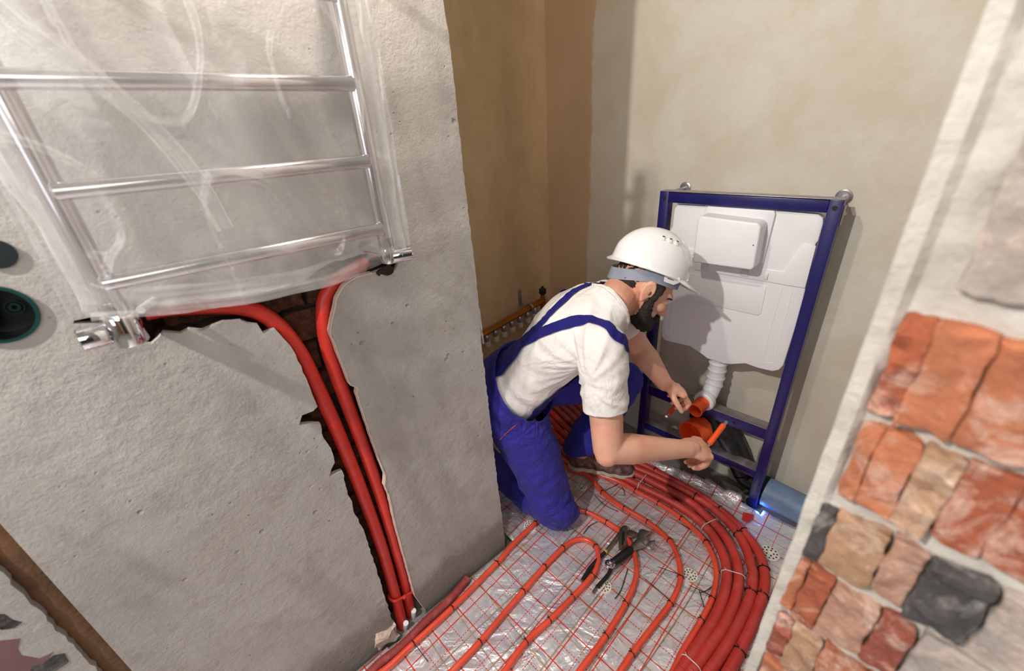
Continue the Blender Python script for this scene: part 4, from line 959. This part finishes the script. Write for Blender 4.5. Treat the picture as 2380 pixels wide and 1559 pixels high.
# near hand: back of the hand up and towards us, fingers closed round the rod
HRd = (dp(1640, 1043, 1.235)-WRR).normalized()
hand(bm, WRR, HRd, (IU*.75-IA*.65), (IA*.9+IU*.5), [(.55, .75, .45), (.95, 1.15, .7), (1.05, 1.2, .75), (1.15, 1.2, .75)], .4, [(.6, .5, -.5), (.9, .15, -.5), (.95, -.3, -.3)], 1.10)
HLd = (dp(1582, 908, 1.315)-WRL).normalized()
hand(bm, WRL, HLd, (IU*.85-IA*.5), (-IU*.1+IR*.25-IA*.95), [(.45, 1.0, .6), (.6, 1.1, .6), (.7, 1.1, .7), (.8, 1.1, .7)], .4, [(.45, .8, -.35), (.85, .5, -.45), (.9, .2, -.5)], .86)
skb = remesh(bm, 'body', .0034, 3, .5)
skb.faces.ensure_lookup_table()
body = finish(skb, 'body', M['skin'], ps, sharp=180)
# ear hollow, eyelid, brow, lips
bm = bmesh.new(); add_ell(bm, H(.002, -.001, .0775), (.0065, .003, .012), HB, 2); tag(finish(bm, 'ear_hollow', M['eye'], ps), 'reddish hollow of the right ear')
bm = bmesh.new()
for r in (-1, 1): limb(bm, [H(.0845, -.004, r*.023), H(.084, -.0055, r*.031), H(.078, -.004, r*.040)], [.0012, .0016, .001])
finish(bm, 'eyelashes', M['hair'], ps)
bm = bmesh.new()
for r in (-1, 1): limb(bm, [H(.0905, .016, r*.014), H(.088, .019, r*.028), H(.077, .017, r*.042), H(.068, .012, r*.049)], [.0025, .0035, .003, .0015])
finish(bm, 'eyebrows', M['hair'], ps)
bm = bmesh.new(); limb(bm, [H(.094, -.060, -.016), H(.0985, -.059, 0), H(.094, -.060, .016)], [.003, .0045, .003]); limb(bm, [H(.092, -.067, -.014), H(.096, -.067, 0), H(.092, -.067, .014)], [.003, .0048, .003]); finish(bm, 'lips', M['lip'], ps)
# hair: back and sides below the helmet
bm = bmesh.new()
add_ell(bm, H(-.016, .030, 0), (.089, .0705, .078), HB); add_ell(bm, H(-.048, -.006, 0), (.050, .060, .050), HB); add_ell(bm, H(-.056, -.036, 0), (.040, .056, .036), HB)
for r in (-1, 1):
    add_ell(bm, H(.012, .018, r*.066), (.030, .009, .026), HB); limb(bm, [H(.024, .004, r*.069), H(.024, -.020, r*.067)], [.011, .009])
hb = remesh(bm, 'h', .004, 1)
for v in hb.verts:
    q = v.co*1; v.co += v.normal*(.003*noise.noise(q*120)+.002*noise.noise(q*300))
kill = [v for v in hb.verts if (v.co-HC).dot(hf) > .052 and (v.co-HC).dot(hu) < .12 and abs((v.co-HC).dot(hr)) < .060]
bmesh.ops.delete(hb, geom=kill, context='VERTS'); finish(hb, 'hair', M['hair'], ps, sharp=180)
# beard
bm = bmesh.new()
for r in (-1, 1):
    limb(bm, [H(.026, -.020, r*.067), H(.028, -.044, r*.064), H(.040, -.070, r*.055), H(.062, -.080, r*.038), H(.080, -.088, r*.016)], [.009, .014, .019, .021, .020])
    limb(bm, [H(.098, -.050, r*.006), H(.092, -.055, r*.024), H(.080, -.070, r*.034)], [.0055, .006, .010])
add_ell(bm, H(.070, -.092, 0), (.036, .040, .024), HB); add_ell(bm, H(.042, -.084, 0), (.034, .048, .022), HB); add_ell(bm, H(.086, -.082, 0), (.014, .024, .010), HB)
bb = remesh(bm, 'b', .0032, 1)
for v in bb.verts:
    q = v.co; v.co += v.normal*(.0035*noise.noise(q*140)+.003*noise.noise(q*330))
finish(bb, 'beard', M['beard'], ps, sharp=180)
# --- t-shirt
def folds(b, amp, cs, dirv, seed, f2=1.0):
    for v in b.verts:
        q = v.co; k = q.dot(dirv)
        n = noise.noise(Vector((k*cs, q.dot(Vector((.3, .8, .5)))*cs*.28, seed)))
        v.co += v.normal*amp*(n+f2*.5*noise.noise(q*22+Vector((seed, 0, 0))))
bm = bmesh.new(); torso(bm, .0, .0, 1.0)
limb(bm, [T(.80, .04), SHR], [.085, .060]); limb(bm, [T(.80, -.04), SHL], [.085, .060])
HEM = SHR.lerp(ELR, .60)
limb(bm, [SHR, SHR.lerp(ELR, .35), SHR.lerp(ELR, .70)], [.062, .062, .058]); HEML = SHL.lerp(ELL, .60); limb(bm, [SHL, SHL.lerp(ELL, .35), SHL.lerp(ELL, .70)], [.062, .060, .056])
limb(bm, [T(.90), NECK+tdir*.03], [.082, .064])
tb = remesh(bm, 't', .0055, 6, .6)
def cut(b, co, no, inner=None):
    g = b.verts[:]+b.edges[:]+b.faces[:]
    if inner is not None:
        vs = set(v for v in b.verts if inner(v.co)); es = [e for e in b.edges if e.verts[0] in vs and e.verts[1] in vs]; fs = [f for f in b.faces if all(v in vs for v in f.verts)]
        g = list(vs)+es+fs
        r = bmesh.ops.bisect_plane(b, geom=g, plane_co=co, plane_no=no, dist=1e-5)
        vv = [v for v in b.verts if inner(v.co) and (v.co-co).dot(no) > 2e-5]
        bmesh.ops.delete(b, geom=vv, context='VERTS')
    else: bmesh.ops.bisect_plane(b, geom=g, plane_co=co, plane_no=no, dist=1e-5, clear_outer=True)
folds(tb, .0030, 13, (tdir*.6+sdir*.75).normalized(), 1.0, 1.9)
arm_pit = SHR+Vector((-.01, .03, -.06))
for v in tb.verts:
    d = v.co-arm_pit; L = d.length
    if L < .30:
        a = math.atan2(d.dot(tdir), d.dot(fdir)); k = (1-L/.30)*min(1, L/.06)
        v.co += v.normal*.0065*k*(1-2.4*abs(noise.noise(Vector((a*3.4, L*4, 2)))))
    t = (v.co-T(.0)).dot(tdir); k = max(0, 1-abs(t-.07)/.10)
    v.co += v.normal*.006*k*(noise.noise(Vector((t*26, v.co.dot(sdir)*9, 6)))+.3)
cut(tb, T(-.02), -tdir)
ua = (ELR-SHR).normalized(); ul = (ELL-SHL).normalized()
cut(tb, HEM, ua, lambda c: (c-HEM).length < .11)
cut(tb, HEML, ul, lambda c: (c-HEML).length < .10)
nd = (H(-.03, -.05, 0)-NECK).normalized(); NC = NECK+nd*.002
cut(tb, NC, (nd*.8+tdir*.6).normalized(), lambda c: (c-NC).length < .12)
bv = BVHTree.FromBMesh(tb)
r = bmesh.ops.solidify(tb, geom=tb.faces[:], thickness=.0022)
ts = finish(tb, 't_shirt', M['tshirt'], ps, sharp=180)
# --- overalls: trousers
bm = bmesh.new()
for t, a, b in ((-.14, .152, .132), (-.04, .162, .132), (.06, .164, .128), (.16, .158, .122)): add_ell(bm, T(t), (a+.012, b+.012, .07), TB)
limb(bm, [HR, HR.lerp(KR, .5), KR+Vector((0, 0, .004)), KR.lerp(FTR, .5), FTR], [.100, .088, .072, .068, .060])
add_ell(bm, KR+Vector((.008, -.014, -.012)), (.066, .066, .060))
limb(bm, [HL, HL.lerp(KL, .5), KL, KL.lerp(ANL, .5), ANL+Vector((0, 0, .030))], [.102, .090, .070, .074, .070])
limb(bm, [KR+Vector((0, 0, .02)), KR+Vector((-.01, .0, -.03))], [.070, .050])
ob = remesh(bm, 'o', .006, 6, .6)
def segd(p, a, b):
    t = max(0, min(1, (p-a).dot(b-a)/(b-a).length_squared)); return (p-a.lerp(b, t)).length
def creases(b, c0, R, amp, fr, seed, ax):
    # folds fanning out from a joint
    c0 = Vector(c0); u, w_, _ = axes(ax)
    for v in b.verts:
        d = v.co-c0; L = d.length
        if L > R or L < 1e-4: continue
        a = math.atan2(d.dot(u), d.dot(w_)); k = (1-L/R)*min(1, L/(R*.25))
        v.co += v.normal*amp*k*(1-2*abs(noise.noise(Vector((a*fr, L*6, seed)))))
ob.normal_update()
creases(ob, KR+Vector((-.03, .08, .05)), .26, .010, 3.2, 3, sdir); creases(ob, HR+Vector((.05, -.02, .0)), .24, .012, 3.0, 8, sdir); creases(ob, KL, .22, .009, 3.0, 5, sdir)
old = {v.index: v.co.copy() for v in ob.verts}
folds(ob, .016, 13, Vector((.55, .45, .70)).normalized(), 5.0, .8)
for v in ob.verts:
    t = (old[v.index]-T(.02)).dot(tdir); k = max(0, min(1, (t+.06)/.08)); v.co = v.co.lerp(old[v.index], k)
for v in ob.verts:
    if v.co.z < .012: v.co.z = .012+.1*(v.co.z-.012)
WN = (T(.235, .15)); waist_n = (tdir*.93+fdir*.10+sdir*.0).normalized()
cut(ob, T(.165), waist_n, lambda c: (c-T(.2)).length < .27 and segd(c, HL, KL) > .113)
cut(ob, ANL+Vector((0, 0, .048)), Vector((.25, -.2, -1)).normalized(), lambda c: (c-ANL).length < .13)
bo = BVHTree.FromBMesh(ob)
bmesh.ops.solidify(ob, geom=ob.faces[:], thickness=.003)
ov = finish(ob, 'overalls', M['overalls'], ps, sharp=180)
# --- braces and back panel laid onto the shirt
def onshirt(p, off): 
    loc, no, _, _ = bv.find_nearest(p); return loc, no
def cast(px, py):
    d = ray(px, py).normalized(); h = bv.ray_cast(CAM, d); return h[0]
def ribbon(name, C, wd, th=.003, mat='overalls', n=60, off=.004, ww=None):
    """ribbon following 3D guide points C on the shirt; wd = half width"""
    P = smooth_path(C, .006); Q = []
    for p in P:
        loc, no, _, _ = bv.find_nearest(p); Q.append((loc, no))
    bm = bmesh.new(); rows = []
    for i, (loc, no) in enumerate(Q):
        t = (Q[min(i+2, len(Q)-1)][0]-Q[max(i-2, 0)][0]).normalized(); s = t.cross(no).normalized(); row = []
        h = ww(i/(len(Q)-1)) if ww else wd
        for k in range(7):
            q = loc+s*h*(k/3-1); l2, n2, _, _ = bv.find_nearest(q)
            row.append(bm.verts.new(l2+n2*(off+.0012*math.sin(i*.9+math.sin(i*.31)*3)*(1-abs(k/3-1)*.3))))
        rows.append(row)
    for i in range(len(rows)-1):
        for k in range(6): bm.faces.new((rows[i][k], rows[i][k+1], rows[i+1][k+1], rows[i+1][k]))
    bmesh.ops.solidify(bm, geom=bm.faces[:], thickness=th)
    return finish(bm, name, M[mat], ps, sharp=60)
def G(L): return [c for c in (cast(x, y) for x, y in L) if c is not None]
g1 = G([(1210, 795), (1240, 770), (1275, 733), (1310, 700), (1345, 672), (1375, 661)])
over_l = g1[-1]
g1 += [over_l.lerp(T(.93, -.10, .02), .55)+fdir*.01, T(.84, -.10, .085)]
ribbon('shoulder_strap', g1, .015)
g2 = G([(1212, 800), (1245, 780), (1285, 763), (1330, 748), (1380, 746), (1415, 758), (1432, 780)])
if g2: g2 += [T(.80, .10, .10)]; ribbon('shoulder_strap', g2, .016)
# back panel: triangle from the waist up to the crossing of the straps
X0 = cast(1214, 800) or cast(1225, 800) or T(.62, 0, -.11)
xt = (X0-PEL).dot(tdir)/(NECK-PEL).length; xs = (X0-PEL).dot(sdir)
bm = bmesh.new(); NR, NCc = 40, 24; rows = []
for i in range(NR+1):
    t = .02+(xt+.012-.02)*i/NR; q_ = 1-i/NR; hw = .020+.075*q_; row = []
    cs_ = xs-.070*q_
    for k in range(NCc+1):
        s = cs_+hw*(k/NCc*2-1); o_ = T(t, s, -.4); h = bv.ray_cast(o_, fdir)
        if h[0] is None: h = bv.find_nearest(T(t, s, -.10))
        row.append(bm.verts.new(h[0]-fdir*.005+h[1]*.002))
    rows.append(row)
for i in range(NR):
    for k in range(NCc): bm.faces.new((rows[i][k], rows[i][k+1], rows[i+1][k+1], rows[i+1][k]))
bmesh.ops.solidify(bm, geom=bm.faces[:], thickness=.003); finish(bm, 'back_panel', M['overalls'], ps, sharp=60)
# bib at the front
bm = bmesh.new(); rows = []
for i in range(31):
    t = .06+.74*i/30; hw = .125-.035*(i/30); row = []
    for k in range(25):
        s = hw*(k/12-1); h = bv.ray_cast(T(t, s, .4), -fdir)
        if h[0] is None: h = bv.find_nearest(T(t, s, .10))
        row.append(bm.verts.new(h[0]+h[1]*.006))
    rows.append(row)
for i in range(30):
    for k in range(24): bm.faces.new((rows[i][k], rows[i][k+1], rows[i+1][k+1], rows[i+1][k]))
bmesh.ops.solidify(bm, geom=bm.faces[:], thickness=.003); finish(bm, 'bib', M['overalls'], ps, sharp=60)
# orange piping of the side pocket
d_ = []
for x, y in ((1163, 1020), (1180, 1003), (1200, 986), (1218, 973), (1236, 963)):
    h = bo.ray_cast(CAM, ray(x, y).normalized())
    if h[0] is not None: d_.append(h[0]+h[1]*.002)
if len(d_) > 2:
    bm = bmesh.new(); add_tube(bm, smooth_path(d_, .005), .0014, 6); tag(finish(bm, 'pocket_piping', M['pocket'], ps), 'thin orange line along the side pocket')
# shirt collar
bm = bmesh.new(); ax_ = (nd*.8+tdir*.6).normalized(); xx, yy, _ = axes(ax_); pts = []
for k in range(41):
    a = 2*math.pi*k/40; h = bv.find_nearest(NC+(xx*math.cos(a)+yy*math.sin(a))*.075-ax_*.004); pts.append(h[0]+h[1]*.001)
add_tube(bm, pts, .0042, 8, cap=False); finish(bm, 'collar', M['tshirt'], ps)
# shoe (left foot) and sock
fd = (Vector((1.158, .688, 0))-Vector((1.008, .900, 0))); FL = fd.length; fd.normalize(); fs = Vector((-fd.y, fd.x, 0)); heel = Vector((1.008, .900, .026))
def foot(t, s, z): return heel+fd*t*FL+fs*s+Vector((0, 0, z))
SB = basis(fd, fs, EZ)
sh = bmesh.new()
for t, a, w_, hh, z in ((.14, .042, .034, .046, .040), (.30, .045, .035, .040, .042), (.48, .045, .037, .034, .036), (.66, .045, .042, .030, .030), (.82, .042, .043, .024, .026), (.90, .032, .038, .020, .022)): add_ell(sh, foot(t, 0, z), (a, w_, hh), SB)
limb(sh, [foot(.16, 0, .045), foot(.17, 0, .080)], [.037, .034])
sb = remesh(sh, 's', .004, 3)
for v in sb.verts:
    if v.co.z < .040: v.co.z = .040
cut(sb, foot(.16, 0, .085), (EZ*.9-fd*.3).normalized())
bmesh.ops.solidify(sb, geom=sb.faces[:], thickness=.002); shoe = finish(sb, 'shoe', M['shoe'], ps, sharp=180)
sh = bmesh.new()
for t, a, w_ in ((.13, .040, .036), (.30, .045, .034), (.48, .045, .037), (.66, .045, .044), (.84, .044, .046), (.90, .036, .042)): add_ell(sh, foot(t, 0, .008), (a+.003, w_+.003, .016), SB)
sb = remesh(sh, 's', .004, 3); 
for v in sb.verts: v.co.z = min(max(v.co.z, .028), .046)
finish(sb, 'sole', M['sole'], shoe, sharp=60)
bm = bmesh.new()
for i in range(5):
    t = .42+.065*i; z = .086-.010*i
    limb(bm, [foot(t, -.022, z-.012), foot(t+.01, 0, z-.002), foot(t+.02, .022, z-.012)], [.002, .0022, .002])
limb(bm, [foot(.44, -.004, .084), foot(.40, -.030, .070), foot(.47, -.040, .050)], [.0018]*3); limb(bm, [foot(.44, -.004, .084), foot(.52, -.034, .062), foot(.56, -.030, .064)], [.0018]*3)
finish(bm, 'laces', M['lace'], shoe)
bm = bmesh.new(); limb(bm, [ANL, foot(.17, 0, .060)], [.034, .033]); finish(bm, 'sock', M['lace'], ps)
# right shoe behind the knee (mostly hidden)
bm = bmesh.new(); limb(bm, [FTR+Vector((0, .02, 0)), FTR+Vector((.0, .10, -.02)), FTR+Vector((.0, .13, -.025))], [.045, .042, .036]); rb = remesh(bm, 's', .006, 2); finish(rb, 'shoe', M['shoe'], ps)

# ------------------------------------------------------------------ HARD HAT
ht = empty('hard_hat', 'white vented hard hat worn by the kneeling person', 'helmet', dp(1508, 622, 1.188))
_c, _s = math.cos(math.radians(15)), math.sin(math.radians(15))
hpf = (hf*_c+hu*_s).normalized(); hpu = (hu*_c-hf*_s).normalized(); HO = dp(1514, 624, 1.188)
def HH(f, u, r): return HO+(hpf*f+hpu*(u-.040)+hr*r)*.90
bm = bmesh.new(); NA, NB = 96, 30
def dome(a, e, g=0):
    # a azimuth (0 front), e elevation 0..pi/2
    ca, sa = math.cos(a), math.sin(a); ce, se = math.cos(e), math.sin(e)
    rf = (.124 if ca > 0 else .130)+g; rr = .106+g; rz = .122+g
    n = .92
    f = rf*ca*(ce**n); r = rr*sa*(ce**n); u = rz*se
    # raised crown ridge and front scallop
    rid = math.exp(-(r/.030)**2)*(.0045 if se > .35 else .0045*max(0, (se-.1)/.25)); 
    sc = math.exp(-((abs(r)-.050)/.010)**2)*(-.004)*(1 if ca > .35 and .25 < se < .8 else 0)
    k = 1+(rid+sc)/.12
    return HH(-.004+f*k, .040+u*k, r*k)
rings = []
for j in range(NB):
    e = (j/NB)*math.pi/2; rings.append([bm.verts.new(dome(2*math.pi*i/NA, e)) for i in range(NA)])
top = bm.verts.new(dome(0, math.pi/2))
# brim ring: flares, longer at the front (peak)
def brim(a, k):
    ca, sa = math.cos(a), math.sin(a); pk = max(0, ca-.45)/.55; pk = pk**.7
    ex = .006+.052*pk+(.007 if ca < -.3 else 0); dn = .010+.014*pk+.006*(1-abs(sa))*(ca < 0)-.010*abs(sa)*(1-pk)
    f = (.124 if ca > 0 else .130)*ca; r = .106*sa
    L = math.hypot(f, r)
    return HH(-.004+f*(1+ex*k/L), .040-dn*k, r*(1+ex*k/L*(.62 if pk > 0 else 1)))
b0 = rings[0]; prev = b0
for k in (.35, .7, 1.0):
    cur = [bm.verts.new(brim(2*math.pi*i/NA, k)) for i in range(NA)]
    for i in range(NA): bm.faces.new((cur[i], cur[(i+1) % NA], prev[(i+1) % NA], prev[i]))
    prev = cur
for j in range(NB-1):
    for i in range(NA): bm.faces.new((rings[j][i], rings[j][(i+1) % NA], rings[j+1][(i+1) % NA], rings[j+1][i]))
for i in range(NA): bm.faces.new((rings[-1][i], rings[-1][(i+1) % NA], top))
bmesh.ops.recalc_face_normals(bm, faces=bm.faces)
bh = BVHTree.FromBMesh(bm)
bmesh.ops.solidify(bm, geom=bm.faces[:], thickness=.0028); finish(bm, 'shell', M['white_sh'], ht, sharp=60)
for x in (.012, -.010, -.032):   # vents on the near side of the crown
    for q in (0, 1):
        h = bh.ray_cast(HH(x, .10, .2), -hr+hpu*-.0) if q == 0 else (None,)
    o_ = HH(x*1.0+.004, .134, .30); h = bh.ray_cast(o_, -hr)
    if h[0] is not None:
        n_ = h[1] if h[1].dot(hr) > 0 else -h[1]
        t_ = hpf; s_ = n_.cross(t_).normalized(); Bv = basis((t_-n_*t_.dot(n_)).normalized(), s_, n_)
        bm = bmesh.new(); add_box(bm, h[0]+n_*.001, (.010, .014, .004), rot=Bv, bev=.0012); v_ = finish(bm, 'vent', M['white_sh'], ht)
        bm = bmesh.new(); add_box(bm, h[0]+n_*.0028+hpu*.0045, (.0065, .0024, .001), rot=Bv); finish(bm, 'slot', M['black'], v_)
# headband with rear adjuster and side plate
bm = bmesh.new(); rows = []
for i in range(61):
    a = math.radians(38+(322-38)*i/60); ca, sa = math.cos(a), math.sin(a)
    bk = max(0, -ca); u1 = .036-.020*bk; u0 = u1-.030-.018*bk**2
    R1, R2 = .112, .094
    rows.append([bm.verts.new(HH(-.004+(R1+.006*bk)*ca, u, R2*sa)) for u in (u1+.012-.022*bk, u0)])
for i in range(60): bm.faces.new((rows[i][0], rows[i+1][0], rows[i+1][1], rows[i][1]))
bmesh.ops.solidify(bm, geom=bm.faces[:], thickness=.0022); tag(finish(bm, 'headband', M['headband'], ht, sharp=60), 'pale bluish plastic headband')
bm = bmesh.new(); add_poly(bm, [HH(f, u, .089) for f, u in ((.012, .044), (.020, .018), (.052, .018), (.066, .030), (.062, .044))], .004, hr, bev=.0012); finish(bm, 'side_clip', M['white_sh'], ht)
bm = bmesh.new(); add_box(bm, HH(.036, .031, .0935), (.018, .0012, .0016), rot=basis(hpf, hr, hpu)); finish(bm, 'slit', M['black'], ht)
for i in (0, 1):
    r = (-1, 1)[i]; bm = bmesh.new(); limb(bm, [HH(.098, .044, r*.062), HH(.104, .034, r*.050), HH(.128, .022, r*.034)], [.0035, .0032, .0022]); finish(bm, 'peak_rib', M['white_sh'], ht)

# rod held in the near hand
hp = WRR+HRd*.075
ra = dp(1651, 1028, 1.215); rb_ = dp(1688, 979, 1.235)
dd_ = (rb_-ra).normalized()
rod(ra-dd_*.012, rb_, 'orange sleeved rod held in the near hand, its bright tip pointing up')

# ------------------------------------------------------------------ MANIFOLD on the alcove wall
mf = empty('manifold', 'brass heating manifold mounted low on the tan alcove wall behind the man', 'manifold', pl(1190, 733, 1, 1.41))
ma = pl(1100, 789, 1, 1.40); mb = pl(1252, 703, 1, 1.40)
md = (mb-ma).normalized()
add = Vector((0, 0, 1))
bm = bmesh.new(); add_cyl(bm, ma-md*.05, mb+md*.02, .016, seg=8); tag(finish(bm, 'header_bar', M['brass'], mf, sharp=25), 'brass header bar')
bm = bmesh.new(); add_cyl(bm, ma-md*.05+Vector((0, .025, -.20)), mb+md*.02+Vector((0, .025, -.20)), .016, seg=8); finish(bm, 'header_bar', M['brass'], mf, sharp=25)
LM = (mb-ma).length; nV = 8
for i in range(nV):
    c = ma+md*(LM*(i+.4)/nV)
    bm = bmesh.new(); add_lathe(bm, c+Vector((0, -.004, -.010)), (0, 0, -1), [(0, .009), (.008, .013), (.010, .014), (.024, .014), (.026, .010), (.036, .010)], 14); finish(bm, 'valve_nut', M['zinc'], mf)
    bm = bmesh.new(); add_lathe(bm, c+Vector((0, -.004, -.044)), (0, 0, -1), [(0, .008), (.002, .0155), (.024, .0165), (.028, .010)], 18); finish(bm, 'valve_cap', M['cream'], mf)
for t in (.10, .86):
    c = ma+md*(LM*t)
    bm = bmesh.new(); add_lathe(bm, c-md*.006, md, [(0, .0165), (0, .020), (.012, .020), (.012, .0165)], 20, cap=False); finish(bm, 'clamp', M['zinc'], mf)
    bm = bmesh.new(); add_box(bm, Vector((c.x-.02, 1.450, c.z+.05)), (.016, .004, .075), bev=.001); add_box(bm, Vector((c.x-.02, 1.43, c.z+.014)), (.016, .04, .004), bev=.001); b_ = finish(bm, 'bracket', M['zinc'], mf)
e = mb+md*.03
bm = bmesh.new(); add_lathe(bm, e+Vector((0, 0, -.05)), (0, 0, 1), [(0, .013), (.05, .015), (.052, .012), (.085, .012)], 18); finish(bm, 'air_vent_body', M['brass'], mf)
bm = bmesh.new(); add_lathe(bm, e+Vector((0, 0, .035)), (0, 0, 1), [(0, .015), (.004, .018), (.026, .018), (.030, .010), (.034, .006), (.040, .006)], 16); tag(finish(bm, 'air_vent_cap', M['black'], mf), 'black knurled cap')
